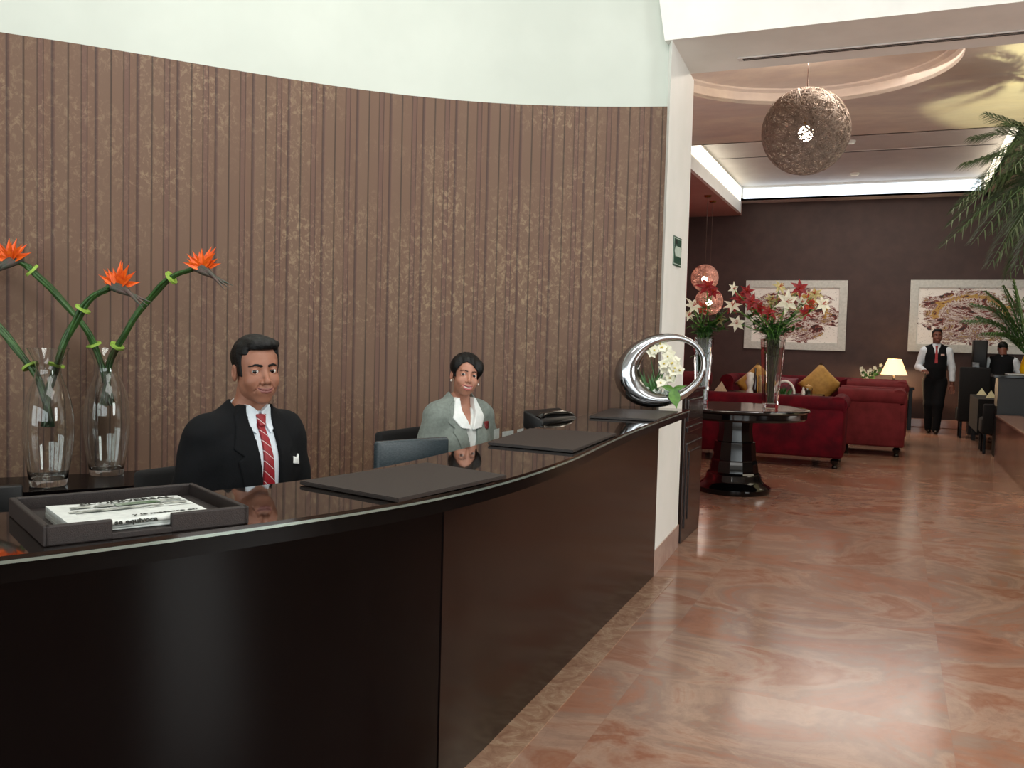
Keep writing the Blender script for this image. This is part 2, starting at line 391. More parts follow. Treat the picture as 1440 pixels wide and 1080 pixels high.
prism(bm, P, 0, .71, Matrix(((1, 0, 0, 0), (0, 0, 1, 5.34), (0, 1, 0, 0), (0, 0, 0, 1))))
struct('wall_beam', bm, beamw)
bm = BM(); box(bm, -9, -1.62, 5.95, 6.15, 0, 4.7); struct('wall_divider', bm, softw)
struct('trim_1', prism(BM(), [(-1.292, 5.325), (-1.337, 6.21), (-1.35, 6.21), (-1.31, 5.325)], 0, .16), baseb)
# lobby shell behind the camera
struct('ceiling', bx(-9, 9, -7, 5.4, 4.7, 4.8), white)
bm = BM(); box(bm, -9, 9, -7.2, -7, 0, .5); box(bm, -9, 9, -7.2, -7, 3.6, 4.7)
for x in (-9, -4.6, -.2, 4.2, 8.8): box(bm, x, x+.4, -7.2, -7, .5, 3.6)
struct('wall_front', bm, white)
struct('wall_right', bx(7.4, 7.6, -7, 18.3, 0, 4.7), pm('taupe_paint', '8a7a6c', '7c6e62', .6, 3))
struct('wall_left', bx(-9.2, -9, -7, 5.95, 0, 4.7), white)
# lounge
struct('wall_back', bx(-9, 7.5, 18.15, 18.35, 0, 4.7), brownwall)
struct('baseboard_back', bx(-3.9, 7.4, 18.12, 18.15, 0, .16, .01), marblew)
struct('wall_lounge', bx(-4.1, -3.93, 6.15, 18.15, 0, 4.1), redwall)
bm = BM(); cx0, cy0, hs, cr, nn = -.95, 9.42, 3.28, 1.45, 96; ri = []; ro = []
for i in range(nn):
    a = 2*PI*i/nn; c_, s_ = math.cos(a), math.sin(a); k = hs/max(abs(c_), abs(s_))
    ri.append(bm.verts.new((cx0+cr*c_, cy0+cr*s_, 4.27))); ro.append(bm.verts.new((cx0+k*c_, cy0+k*s_, 4.27)))
for i in range(nn): bm.faces.new((ri[i], ri[(i+1) % nn], ro[(i+1) % nn], ro[i]))
for (x0, x1, y0, y1) in ((2.33, 7.5, 6.05, 12.7), (-4.3, 7.5, 12.69, 12.7), (-4.3, -2.84, 12.7, 18.2), (1.36, 7.5, 12.7, 18.2), ):
    f = bm.faces.new([bm.verts.new(p) for p in ((x0, y0, 4.27), (x1, y0, 4.27), (x1, y1, 4.27), (x0, y1, 4.27))])
struct('trim_7', bx(-2.84, 1.5, 17.75, 18.15, 4.25, 4.29), softw)
o = struct('ceiling_lounge', bm, cloud)
sm_ = o.modifiers.new('s', 'SOLIDIFY'); sm_.thickness = .04; sm_.offset = 0
struct('ceiling_dome', lathe(BM(), [(1.45, 4.25), (1.45, 4.38), (1.40, 4.40), (1.40, 4.42), (1.0, 4.47), (0, 4.5), (0, 4.6), (1.6, 4.6), (1.6, 4.3)], 96, (cx0, cy0, 0), 0, False), cloud, 35)
struct('ceiling_spill_ring', lathe(BM(), [(1.5, 4.262), (1.78, 4.262), (1.80, 4.25), (1.82, 4.262)], 96, (cx0, cy0, 0), 0, False), pm('light_spill_plaster', 'd9cdb8', 'cdbfa8', .7, 3))  # light spill around the dome, put into a paler ring colour
struct('ceiling_tray', bx(-2.9, 1.4, 12.6, 17.9, 4.52, 4.6), softw)
for nme, a in (('trim_2', (-2.90, -2.84, 6.15, 17.79, 4.01, 4.52)), ('trim_3', (1.36, 1.40, 12.7, 17.79, 4.25, 4.52)), ('trim_4', (-2.84, 1.36, 17.75, 17.79, 4.25, 4.52)), ('trim_5', (-2.84, 1.36, 12.66, 12.70, 4.25, 4.52))): struct(nme, bx(*a), beamw)
struct('ceiling_soffit', bx(-3.95, -2.882, 6.15, 18.15, 4.015, 4.24), rosesof)
# added glowing strips that imitate the lit inner faces of the tray
cove = glow('lit_face_glow', 'fff6e0', 2.2); covec = glow('cool_lit_face_glow', 'e6f4ff', 1.8)
for (lab, m, a) in (('warm white glowing strip imitating the lit left face of the ceiling tray', cove, (-2.84, -2.825, 13, 17.6, 4.22, 4.47)), ('cool white glowing strip imitating the lit far face of the ceiling tray', covec, (-2.8, 1.3, 17.735, 17.75, 4.28, 4.47)), ('bright glowing strip imitating the lit right face of the ceiling tray', cove, (1.345, 1.36, 12.8, 17.6, 4.28, 4.49))):
    tag(obj('lit_face_strip', bx(*a, .005), m), lab, 'lamp')
o = empty('linear_vent', (0, 0, 0), 0, 'long dark slot air diffuser in the underside of the white beam', 'vent')
a = atz(1033, 73, 3.266)
obj('vent_frame', bx(a.x, 6, 5.80, 5.86, 3.258, 3.2655), softw, o); obj('slot', bx(a.x+.03, 6, 5.812, 5.826, 3.2565, 3.258), blackmat, o); obj('slot', bx(a.x+.03, 6, 5.836, 5.85, 3.2565, 3.258), blackmat, o)
o = empty('linear_vent', (0, 0, 0), 0, 'long slot air diffuser across the ceiling tray over the lounge', 'vent')
a = aty(1030, 237, 15.3)
obj('vent_frame', bx(-2.8, 1.3, 14.95, 15.05, 4.512, 4.52), softw, o); obj('slot', bx(-2.75, 1.28, 14.985, 15.015, 4.508, 4.512), blackmat, o)
for (x, y, lab) in ((1196, 200, 'small round smoke detector on the ceiling tray nearer the hanging sphere lamp'), (1202, 245, 'small round smoke detector on the ceiling tray near the far cove')):
    p = atz(x, y, 4.5); o = obj('smoke_detector', lathe(BM(), [(0, -.04), (.05, -.04), (.07, -.02), (.075, 0), (.075, .01)], 20), white, None, 40, (p.x, p.y, 4.51)); tag(o, lab, 'smoke detector')
# ================================================================== RECEPTION COUNTER
E0 = [(-3.4, -.1), (-2.7, .03), (-2.2, .23), (-1.8, .52), (-1.55, .82), (-1.405, 1.048), (-1.30, 1.265), (-1.185, 1.53), (-1.105, 1.75), (-1.05, 1.95), (-1.01, 2.2), (-.992, 2.5), (-1.0, 2.9), (-1.035, 3.35), (-1.07, 3.85), (-1.1, 4.6), (-1.118, 5.33)]
EE = [tuple(p)[:2] for p in spline([(x, y, 0) for x, y in E0], 5)]
P0 = [(-3.4, .16), (-2.8, .28), (-2.4, .45), (-2.05, .7), (-1.78, 1.0), (-1.6, 1.3), (-1.46, 1.6), (-1.35, 1.95), (-1.29, 2.25), (-1.262, 2.6), (-1.266, 3.1), (-1.275, 3.7), (-1.287, 4.4), (-1.293, 5.0), (-1.297, 5.33)]
PP = [tuple(p)[:2] for p in spline([(x, y, 0) for x, y in P0], 5)]
ctr = empty('reception_counter', (-1.3, 3.5, 0), 0, 'long curved dark wood reception counter with glossy black glass top', 'counter')
def cobj(n, bm, m, sm=None):
    o = obj(n, bm, m, ctr, sm); o.location = (1.3, -3.5, 0); return o
cobj('counter_top', ribbon(BM(), EE, offs(EE, .405), 1.0, 1.038), pm('slab_edge', '0a0808', '070606', .22, 6, spec=.12), 40)
cobj('glass_top', ribbon(BM(), offs(EE, -.008), offs(EE, .40), 1.038, 1.05), pm('black_glass', '17120f', '120e0c', .03, 5, 0, 0, .5), 40)
cobj('top_rim', ribbon(BM(), offs(EE, -.010), offs(EE, -.0075), 1.036, 1.042), pm('rim_glass', '9fb0a8', '8a9a94', .2, 6, metal=.6), 40)
k = min(range(len(PP)), key=lambda i: abs(PP[i][1]-2.42))
cobj('front_panel', ribbon(BM(), PP[:k+1], offs(PP[:k+1], .03), .0, 1.0), darkwood, 40)
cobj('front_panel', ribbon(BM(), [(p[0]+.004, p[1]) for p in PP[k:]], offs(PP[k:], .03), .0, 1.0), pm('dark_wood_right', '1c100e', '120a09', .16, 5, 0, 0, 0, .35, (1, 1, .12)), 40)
desk = [(-3.3, .5), (-2.7, .75), (-2.3, 1.05), (-2.0, 1.45), (-1.75, 1.9), (-1.6, 2.3), (-1.5, 2.8), (-1.5, 3.5), (-1.53, 4.2), (-1.56, 4.95)]
dk = [tuple(p)[:2] for p in spline([(x, y, 0) for x, y in desk], 4)]
cobj('work_surface', ribbon(BM(), offs(dk, -.2), offs(dk, .28), .71, .74), darkwood, 40)
cobj('back_panel', ribbon(BM(), offs(dk, -.14), offs(dk, -.12), 0, .71), darkwood, 40)
tag(obj('floor_border', ribbon(BM(), offs(PP, -.13), offs(PP, -.002), .0005, .004), breccia), kind='structure').name = 'trim_6'
# leather mats
for lab, cs in (('brown leather desk mat on the counter in front of the suited man', [(560, 701), (421, 676), (600, 650), (713, 668)]),
                ('brown leather desk mat on the counter right of the woman in grey', [(806, 633), (686, 622), (745, 602), (867, 609)]),
                ('brown leather desk mat at the far end of the counter under the chrome ring planter', [(924, 590), (828, 585), (858, 574), (954, 578)])):
    P = [atz(x, y, 1.062) for x, y in cs]; cc = sum(P, Vector())/4; cc.z = 1.05
    bm = BM(); prism(bm, [(p.x-cc.x, p.y-cc.y) for p in P], .002, .012); bmesh.ops.bevel(bm, geom=bm.edges[:], offset=.002, segments=2, affect='EDGES')
    tag(obj('desk_mat', bm, leather, None, 30, cc), lab, 'desk mat', 'leather desk mats on the counter')
# ---- newspaper tray
A = Vector((-1.391, 1.122, 1.05)); u = Vector((.467, .884, 0)).normalized(); w = Vector((-u.y, u.x, 0))
TR = Matrix((( u.x, w.x, 0, A.x), (u.y, w.y, 0, A.y), (0, 0, 1, A.z), (0, 0, 0, 1)))
rzT = math.atan2(u.y, u.x); TL, TD, TH = .385, .335, .038
tr = empty('newspaper_tray', A, rzT, 'dark leather tray with notched front holding newspapers on the counter', 'tray')
obj('tray_base', bx(.012, TL-.012, .012, TD-.012, .002, .012), trayl, tr)
def loc2(x, y, z): return (TR.inverted() @ atz(x, y, z))
n0 = loc2(172, 745, 1.08).x; n1 = loc2(255, 735, 1.08).x
obj('side_wall', bx(0, .013, 0, TD, .0, TH, .003), trayl, tr); obj('side_wall', bx(TL-.013, TL, 0, TD, 0, TH, .003), trayl, tr)
obj('back_wall', bx(0.01, TL-.01, TD-.013, TD, 0, TH, .003), trayl, tr)
bm = bx(0.001, n0, 0, .013, 0, TH, .003); box(bm, n1, TL-.001, 0, .013, 0, TH, .003); box(bm, n0-.002, n1+.002, 0.001, .012, 0, .012, .002); obj('front_wall', bm, trayl, tr)
paper = pm('newsprint', 'd6dcd8', 'c8cecb', .75, 60, .1); ink = pm('ink', '22261f', '1a1d18', .8, 50); pht = pm('printed_photo', '3f5a3a', '9aa49a', .7, 28); pht2 = pm('printed_photo_grey', '4a4f4a', 'b8bcb4', .7, 60)
NW, ND = .262, .19
def newspaper(z, lab, top, jx, jy, jr, th=.006):
    o = empty('newspaper', TR @ Vector((.045+jx, .0+jy, z)), rzT+jr, lab, 'newspaper')
    bm = BM(); pr = []
    for i in range(9):
        a = -PI/2+PI*i/8; pr.append((.022-.0-.5*th*math.cos(a)*1.3, .5*th+.5*th*math.sin(a)))
    pr = pr[::-1]; sec = [(y, zz) for y, zz in pr]; sec = [(ND+.02, 0)]+sec[::-1]+[(ND+.02, th)]
    L = [[bm.verts.new((x, y+.001*math.sin(x*60), zz+.0012*math.sin(x*30+2)*(1 if zz > th*.6 else 0))) for y, zz in sec] for x in [NW*i/14 for i in range(15)]]
    n = len(sec)
    for a, b in zip(L, L[1:]):
        for i in range(n): bm.faces.new((a[i], a[(i+1) % n], b[(i+1) % n], b[i]))
    bm.faces.new(L[0]); bm.faces.new(L[-1]); obj('folded_sheets', bm, paper, o, 40)
    if top:
        zt = th+.0020
        def fl(name, x0, x1, y0, y1, m): obj(name, bx(x0, x1, y0, y1, zt-.0004, zt), m, o)
        def tx(s, x, y, size, width, rotx=0, zz=None, b=.0):
            me = textmesh(s, size, .0002, b); xs = [v.co.x for v in me.vertices]; k = width/(max(xs)-min(xs)); me.transform(Matrix.Diagonal((k, 1, 1, 1)))
            t_ = obj('printed_text', me, ink, o); t_.location = (x, y, zt+.0002 if zz is None else zz); t_.rotation_euler = (rotx, 0, 0)
        tx('EL UNIVERSAL', .058, ND-.012, .030, .184, b=.0007)
        fl('photo', .035, .072, ND-.04, ND-.022, pht2); fl('photo', .078, .114, ND-.044, ND-.026, pht2); fl('photo', .118, .205, ND-.050, ND-.020, pht); fl('photo', .21, .252, ND-.038, ND-.02, pht2)
        fl('rule', .03, .255, ND-.052, ND-.0505, ink); fl('photo', .022, .20, ND-.085, ND-.068, pht2); fl('photo', .205, .25, ND-.078, ND-.06, pht2)
        fl('rule', .03, .255, ND-.098, ND-.0965, ink); fl('rule', .1, .255, ND-.0125-.045, ND-.056, ink)
        tx('y la masacre en', .118, .027, .017, .125, b=.0004)
        tx('se equivoca', n0-.045+.006, .0116, .0125, .080, 1.45, .0030, b=.0005)
    return o
newspaper(.0125, 'folded newspaper at the bottom of the pile in the leather tray', 0, -.002, .002, -.01, .0045)
newspaper(.0172, 'folded newspaper in the middle of the pile in the leather tray', 0, .001, .001, .008, .0045)
newspaper(.0222, 'top folded newspaper headed EL UNIVERSAL in the leather tray', 1, 0, 0, 0, .0125)
# ---- credenza and glass vases
cz = .70
cd = [atz(-60, 690, cz), atz(0, 676, cz), atz(197, 661, cz)]
cr_ = empty('credenza', (0, 0, 0), 0, 'low dark wood credenza behind the counter carrying the glass vases', 'cabinet')
back = [(-4.75, 1.95), (-4.4, 2.45), (-4.02, 2.93), (-3.70, 3.35), (cd[2].x, cd[2].y)]; frontp = [(b[0]+.36, b[1]-.30) for b in back]
obj('top', ribbon(BM(), frontp, back, cz-.03, cz), darkwood, cr_); obj('carcass', ribbon(BM(), [(p[0]-.03, p[1]+.03) for p in frontp], [(p[0]+.01, p[1]-.01) for p in back], 0, cz-.03), darkwood, cr_)
for i in range(4):
    a, b = Vector((*frontp[i], 0)), Vector((*frontp[i+1], 0))
    if (b-a).length < .3: continue
    ux = (b-a).normalized(); Md = Matrix(((ux.x, -ux.y, 0, a.x), (ux.y, ux.x, 0, a.y), (0, 0, 1, 0), (0, 0, 0, 1)))
    d_ = obj('door', bx(.02, (b-a).length-.02, .008, .026, .05, cz-.05, .003, Md), darkwood, cr_); obj('handle', bx((b-a).length/2-.05, (b-a).length/2+.05, -.01, .006, cz-.12, cz-.11, .002, Md), chrome, d_)
vprof = [(.0, .001), (.078, .001), (.082, .006), (.083, .03), (.098, .12), (.108, .2), (.11, .28), (.104, .36), (.086, .44), (.066, .49), (.056, .53), (.058, .57), (.074, .61), (.092, .645), (.089, .645), (.070, .61), (.054, .57), (.052, .53), (.062, .488), (.082, .437), (.100, .358), (.106, .28), (.104, .2), (.094, .12), (.077, .035), (.0, .03)]
vp = [tuple(Vector(p)) for p in vprof]
def smoothprof(pr):
    return [(max(0, p[0]), p[1]) for p in [tuple(q)[:2] for q in spline([(a, b, 0) for a, b in pr[3:14]], 4)]]
outer = smoothprof(vprof); pr2 = [(0, .001), (.078, .001), (.082, .008)]+outer+[(r-.0035, z) for r, z in outer[::-1]][:-1]+[(.075, .03), (0, .028)]
V1 = atz(68, 684, cz); V2 = atz(150, 669, cz)
V1 = atz(68, 682, cz); V2 = atz(150, 667, cz)
vase = obj('glass_vase', lathe(BM(), pr2, 48, cap=False), glass, None, 60, V1)
tag(vase, 'bulbous clear glass vase on the credenza, nearest the left edge', 'vase', 'tall glass vases on the credenza')
v2 = copy_tree(vase); v2.location = V2; v2['label'] = 'bulbous clear glass vase on the credenza nearer the seated man, slightly farther back'
def fwd(p): return float(np.dot(np.array(p)-EYE, Fw))
def petal(bm, base, d, up, L, Wd, curl=.2, mi=0, seg=5, fold=.25):
    """pointed petal strip with a centre fold"""
    d = Vector(d).normalized(); up = Vector(up); side = d.cross(up).normalized(); nrm = side.cross(d).normalized(); rows = []
    for i in range(seg+1):
        t = i/seg; wd = Wd*math.sin(PI*min(1, t*.9+.1))**.8*(1-t**3); c = Vector(base)+d*L*t+nrm*(curl*L*t*t)*-1
        rows.append([bm.verts.new(c-side*wd+nrm*fold*wd), bm.verts.new(c), bm.verts.new(c+side*wd+nrm*fold*wd)])
    for a, b in zip(rows, rows[1:]):
        for j in range(2): bm.faces.new((a[j], a[j+1], b[j+1], b[j])).material_index = mi
def strelitzia(lab, pts, d, tiesat, headdir, flip=1, rw=.021):
    P = [atd(x, y, d+dd) for x, y, dd in pts]; root = P[0]
    o = empty('bird_of_paradise', root, 0, lab, 'flower', 'bird of paradise stems in the glass vases')
    S = spline([p-root for p in P], 8); n = len(S)
    for k in range(5):
        a = 2*PI*k/5; off = Vector((math.cos(a), math.sin(a)*.5, 0))
        q = [p+(off @ Matrix.Rotation(a*.0+i*.05, 3, 'Z'))*rw*(.75+.3*math.sin(i*.5+k)) for i, p in enumerate(S)]
        end = n-1-(k % 3)*2
        obj('stem', tube(BM(), q[:end+1], [.0098*(1-.25*i/n) for i in range(end+1)], 8), stemg, o, 60)
    for tt in tiesat:
        i = int(tt*(n-1)); c = S[i]; dr = (S[min(i+1, n-1)]-S[i-1]).normalized()
        obj('tie', tube(BM(), [c-dr*.006, c+dr*.006], rw*1.75, 14), tie, o, 60)
    h = S[-1]; hd = (Vector(Rt)*headdir[0]+Vector(Up)*headdir[1]-Vector(Fw)*.15).normalized(); upv = Vector(Up)
    bm = BM()
    for k in range(3):
        e = h+hd*(.17+.015*k)-upv*(.055-.02*k)+Vector(Fw)*(.02*(k-1)); tube(bm, spline([h-hd*.03-upv*.004, h+hd*.05+upv*(.012-.01*k), e], 6), [.017]*6+[.015, .013, .011, .008, .006, .003, .0008], 8)
    obj('spathe', bm, spathe, o, 60)
    bm = BM(); r2 = random.Random(len(lab))
    for k in range(11):
        a = -1.25+2.5*k/10; dv = (upv*math.cos(a)+Vector(Rt)*math.sin(a)*headdir[2]+Vector(Fw)*r2.uniform(-.6, .4)).normalized()
        petal(bm, h+hd*.03+upv*.008, dv, Vector(Fw)*-1, r2.uniform(.09, .13), .016, .1, 0, 5, .5)
    f = obj('petals', bm, orange, o); f.modifiers.new('s', 'SOLIDIFY').thickness = .0012
    return o
d1 = fwd(V1); d2 = fwd(V2)
strelitzia('bird of paradise bundle in the nearer vase leaning right', [(64, 600, .0), (68, 555, 0), (84, 500, .0), (104, 455, 0), (130, 418, 0), (160, 403, 0)], d1, (.35, .72), (.85, -.28, 1.1))
strelitzia('bird of paradise bundle in the nearer vase leaning out past the left edge', [(70, 600, 0), (62, 555, 0), (42, 515, 0), (8, 472, 0), (-30, 430, 0), (-70, 400, 0)], d1, (.4, .8), (-.85, -.2, 1.1))
strelitzia('bird of paradise bundle in the farther vase leaning left, bloom at the left edge', [(156, 570, 0), (140, 505, 0), (115, 455, -.06), (75, 410, -.12), (45, 380, -.18), (24, 366, -.22)], d2, (.28, .8), (-.7, -.3, 1.1))
strelitzia('bird of paradise bundle in the farther vase leaning right, bloom nearest the seated man', [(146, 570, 0), (155, 510, 0), (178, 465, -.03), (212, 418, -.06), (245, 388, -.08), (278, 377, -.1)], d2, (.3, .78), (.85, -.35, 1.1))
# ---- office things
def office_chair(lab, loc, rz, bw=.46, top=.98, bh=.42):
    o = empty('office_chair', loc, rz, lab, 'chair')
    obj('seat', bx(-.24, .24, -.22, .24, .42, .5, .03), blackcloth, o, 60)
    obj('backrest', bx(-bw/2, bw/2, -.30, -.25, top-bh, top, .02), blackcloth, o, 60)
    obj('back_bar', bx(-.03, .03, -.30, -.26, .4, top-bh+.05, .005), blackmat, o)
    obj('gas_column', lathe(BM(), [(.03, .08), (.03, .25), (.02, .25), (.02, .43)], 16), chrome, o, 40)
    for k in range(5):
        a = 2*PI*k/5; lg = obj('leg', tube(BM(), [(0, 0, .1), (.27*math.cos(a), .27*math.sin(a), .07)], [.022, .014], 8), blackmat, o, 50)
        obj('caster', ball(BM(), (.27*math.cos(a), .27*math.sin(a), .03), .03, 10, 6), blackmat, lg, 50)
    return o
p = atd(228, 680, 3.9)
mon = empty('computer_monitor', (0, 0, 0), 0, 'dark computer monitor seen from behind, just left of the woman in grey', 'monitor')
Pm = [atd(537, 655, 3.3), atd(628, 634, 3.5), atd(628, 611, 3.5), atd(537, 634, 3.3)]
a, b = Pm[0], Pm[1]; ux = Vector((b.x-a.x, b.y-a.y, 0)); Lm = ux.length; ux.normalize(); nx = Vector((ux.y, -ux.x, 0))
mon.location = ((a.x+b.x)/2, (a.y+b.y)/2, .74); mon.rotation_euler = (0, 0, math.atan2(ux.y, ux.x))
zt = (Pm[2].z+Pm[3].z)/2-.74+.012
scr = pm('monitor_shell', '39444a', '2c363b', .25, 90, .25, bscale=160, stretch=(1, 1, 4))
tilt = Matrix.Rotation(-.12, 4, 'X')
bm = bx(-Lm/2-.02, Lm/2+.02, 0, .035, zt-.27, zt, .012); 
for v in bm.verts:
    if v.co.y < .02: v.co.x *= .97
obj('shell', bm, scr, mon, 60); obj('screen', bx(-Lm/2+.0, Lm/2, .034, .037, zt-.25, zt-.02), blackgloss, mon)
obj('stand_neck', bx(-.03, .03, .0, .02, .01, zt-.2, .004), blackmat, mon); obj('stand_base', bx(-.11, .11, -.06, .1, 0.0, .012, .005), blackmat, mon, 50)
# phone / card terminal
ph = empty('desk_phone', atd(787, 598, 4.35), 0, 'dark desk telephone standing behind the counter right of the woman', 'telephone')
ph.location.z = 1.0-.0; pb = ph.location.copy(); ph.rotation_euler = (0, 0, .35+PI/2)
a = atd(762, 600, 4.3); b = atd(812, 588, 4.55); ph.location = ((a.x+b.x)/2, (a.y+b.y)/2, .74); ph.rotation_euler = (0, 0, math.atan2(b.y-a.y, b.x-a.x)); Lp = math.dist(a[:2], b[:2])
zp = atd(787, 588, 4.42).z-.74
bm = bx(-Lp/2, Lp/2, 0, .12, zp-.09, zp, .014, Matrix.Rotation(.0, 4, 'X'))
for v in bm.verts: v.co.z += v.co.y*.35
obj('body', bm, blackmat, ph, 60); obj('handset', tube(BM(), spline([(-Lp/2+.01, .03, zp+.0), (-Lp/4, .03, zp+.022), (Lp/4, .03, zp+.022), (Lp/2-.01, .03, zp+.0)], 5), [.018]*4+[.012]*9+[.018]*3, 10), blackgloss, ph, 60)
obj('stand', bx(-.06, .06, .02, .1, 0, zp-.08, .008), blackmat, ph, 50); obj('base', bx(-.1, .1, -.02, .14, 0, .015, .005), blackmat, ph, 50)
for i, (x0, x1, y0, y1, lab) in enumerate(((694, 702, 604, 618, 'narrow white card standing right beside the woman in grey'), (706, 722, 607, 618, 'wider white card standing on the desk, middle of the three'), (727, 736, 604, 616, 'small white card standing on the desk, rightmost of the three'))):
    d = 4.55+.12*i; P = [atd(x0, y1, d), atd(x1, y1-3, d+.02), atd(x1, y0-2, d+.02), atd(x0, y0, d)]
    c0 = P[0].copy(); c0.z = .74; bm = BM(); vs = [bm.verts.new(v) for v in (Vector((P[0].x-c0.x, P[0].y-c0.y, 0)), Vector((P[1].x-c0.x, P[1].y-c0.y, 0)), Vector((P[1].x-c0.x, P[1].y-c0.y, P[2].z-.74)), Vector((P[0].x-c0.x, P[0].y-c0.y, P[3].z-.74)))]
    bm.faces.new(vs); r = bmesh.ops.solidify(bm, geom=bm.faces[:], thickness=.02)
    tag(obj('card', bm, paper, None, None, c0), lab, 'card', 'white cards on the desk')
mn = empty('desk_screen', atd(2, 696, 3.2), 1.0, 'dark low screen on the reception desk at the left edge', 'monitor')
mn.location.z = .74; zq = atd(10, 683, 2.9).z-.74
mn.location = (atd(5, 690, 2.9).x, atd(5, 690, 2.9).y, .74)
obj('panel', bx(-.13, .055, -.015, .015, zq-.2, zq, .006), blackmat, mn, 50); obj('stand', bx(-.03, .03, -.015, .015, .0, zq-.18, .004), blackmat, mn); obj('foot', bx(-.09, .06, -.06, .08, 0, .012, .004), blackmat, mn)
# ---- exit sign on the jamb
sg = empty('wall_sign', (-1.318, 5.74, 2.04), 0, 'small green sign with white left arrow on the white pillar', 'sign')
signg = pm('sign_green', '2c5644', '24483a', .3, 20); signw = pm('sign_white', 'cfe0d4', 'c4d6ca', .4, 20)
obj('plate', bx(-.001, .006, -.115, .115, -.095, .095, .002), signg, sg); obj('border', bx(.0055, .0068, -.105, .105, -.085, .085), signw, sg); obj('field', bx(.0065, .0076, -.1, .1, -.08, .08), signg, sg)
bm = BM(); prism(bm, [(-.09, 0), (-.05, .042), (-.05, .032), (.085, .032), (.085, -.032), (-.05, -.032), (-.05, -.042)], .0074, .0084, Matrix(((0, 0, 1, 0), (1, 0, 0, 0), (0, 1, 0, 0), (0, 0, 0, 1)))); obj('arrow', bm, signw, sg)
obj('pictogram', bx(.0076, .0086, -.07, -.02, .045, .07), blackmat, sg)
# ---- ring planter
ctrp = Vector((0, 0, 0)); dp = 5.25
oute = []; inne = []
OC, OA = (929, 520), (66, 50); ang = -.28
for i in range(64):
    th = 2*PI*i/64; ca, sa = math.cos(th), math.sin(th)
    ox = OC[0]+OA[0]*ca*math.cos(ang)+OA[1]*sa*math.sin(ang)*-1; oy = OC[1]+OA[0]*ca*math.sin(ang)+OA[1]*sa*math.cos(ang)
    ix_ = 943+44*ca*math.cos(-.35)-35*sa*math.sin(-.35); iy_ = 516+44*ca*math.sin(-.35)+35*sa*math.cos(-.35)
    oute.append((ox, oy)); inne.append((ix_, iy_))
RO = atd(905, 571, dp); RO.z = 1.062
pl = empty('ring_planter', RO, 0, 'polished silver ring-shaped planter with white orchids at the far end of the counter', 'planter')
def onpl(x, y):     # standing plane of the ring: upright, a little turned
    n = Vector((-.25, 1, 0)).normalized(); r = Vector(ray(x, y)); o_ = Vector(EYE); c_ = RO
    return o_+r*((c_-o_).dot(n)/r.dot(n))-RO
pn = Vector((-.25, 1, 0)).normalized(); bm = BM(); rings = []
for (o_, i_) in zip(oute, inne):
    a = onpl(*o_); b = onpl(*i_); m_ = (a+b)/2; h = (a-b)/2; hl = h.length; dep = min(.10, hl*.95+.004); sg_ = 16
    rings.append([bm.verts.new(m_+h*math.cos(2*PI*j/sg_)+pn*dep*math.sin(2*PI*j/sg_)) for j in range(sg_)])
for a, b in zip(rings, rings[1:]+rings[:1]):
    for j in range(16): bm.faces.new((a[j], a[(j+1) % 16], b[(j+1) % 16], b[j]))
zmin = min(v.co.z for v in bm.verts)
for v in bm.verts: v.co.z -= zmin*max(0, 1-(v.co.z-zmin)/.15)
obj('ring', bm, chrome, pl, 180)
bm = BM(); r3 = random.Random(3); peb = []
for i in range(60):
    t_ = r3.random(); c_ = onpl(908+48*t_, 549+5*math.sin(PI*t_)-r3.random()*4)+pn*r3.uniform(-.04, .03); ball(bm, c_, r3.uniform(.006, .011), 7, 5)
o = tag(obj('pebbles', bm, pm('white_pebble', 'cfd6cf', 'b9c2bb', .5, 30), pl, 60), kind='stuff')
og = 'orchid stems in the ring planter'
def orchid(lab, pts, nb, seed):
    r_ = random.Random(seed); o = empty('orchid', RO+onpl(*pts[0]), 0, lab, 'flower', og); b0 = onpl(*pts[0])
    S = spline([onpl(*p)-b0+pn*r_.uniform(-.02, .02) for p in pts], 6); obj('stem', tube(BM(), S, .0028, 6), stemg, o, 60)
    for k in range(nb):
        t_ = .35+.65*k/(nb-1); c_ = S[int(t_*(len(S)-1))]+Vector((r_.uniform(-.025, .025), r_.uniform(-.035, .005), r_.uniform(-.02, .02)))
        bm = BM(); fd = (Vector(Fw)*-1+Vector((r_.uniform(-.5, .5), r_.uniform(-.3, .3), r_.uniform(-.4, .4)))).normalized(); s1 = fd.cross(Vector((0, 0, 1))).normalized(); s2 = s1.cross(fd)
        for j in range(5):
            a = PI/2+2*PI*j/5; dv = s1*math.cos(a)+s2*math.sin(a)+fd*.15; petal(bm, c_, dv, fd, r_.uniform(.030, .038), .0145 if j not in (1, 4) else .020, .1, 0, 4, .1)
        ball(bm, c_+fd*.006, .006, 8, 5, mi=1)
        f = obj('blossom', bm, [whitep, pm('orchid_lip', 'd8c860', 'b8a040', .5, 30)], o); f.modifiers.new('s', 'SOLIDIFY').thickness = .001
orchid('white orchid stem arching left to right inside the silver ring planter, upper one', [(925, 550), (918, 520), (915, 492), (925, 486), (938, 495), (948, 512), (957, 522)], 15, 1)
orchid('white orchid stem low inside the silver ring planter, in front of the pillar', [(930, 552), (930, 525), (936, 505), (945, 512), (950, 530)], 11, 2)
orchid('short white orchid stem at the lower middle of the silver ring planter', [(926, 552), (928, 538), (936, 535), (940, 542)], 6, 5)
bm = BM(); b0 = onpl(916, 553)
for k in range(26):
    a = r3.uniform(-1.3, 1.0); petal(bm, b0+pn*r3.uniform(-.03, .03)+Vector((r3.uniform(-.04, .03), 0, 0)), Vector(Rt)*math.sin(a)+Vector(Up)*math.cos(a)+Vector(Fw)*r3.uniform(-.4, .4), Vector(Fw)*-1, r3.uniform(.11, .2), .008, .3, 0, 5)
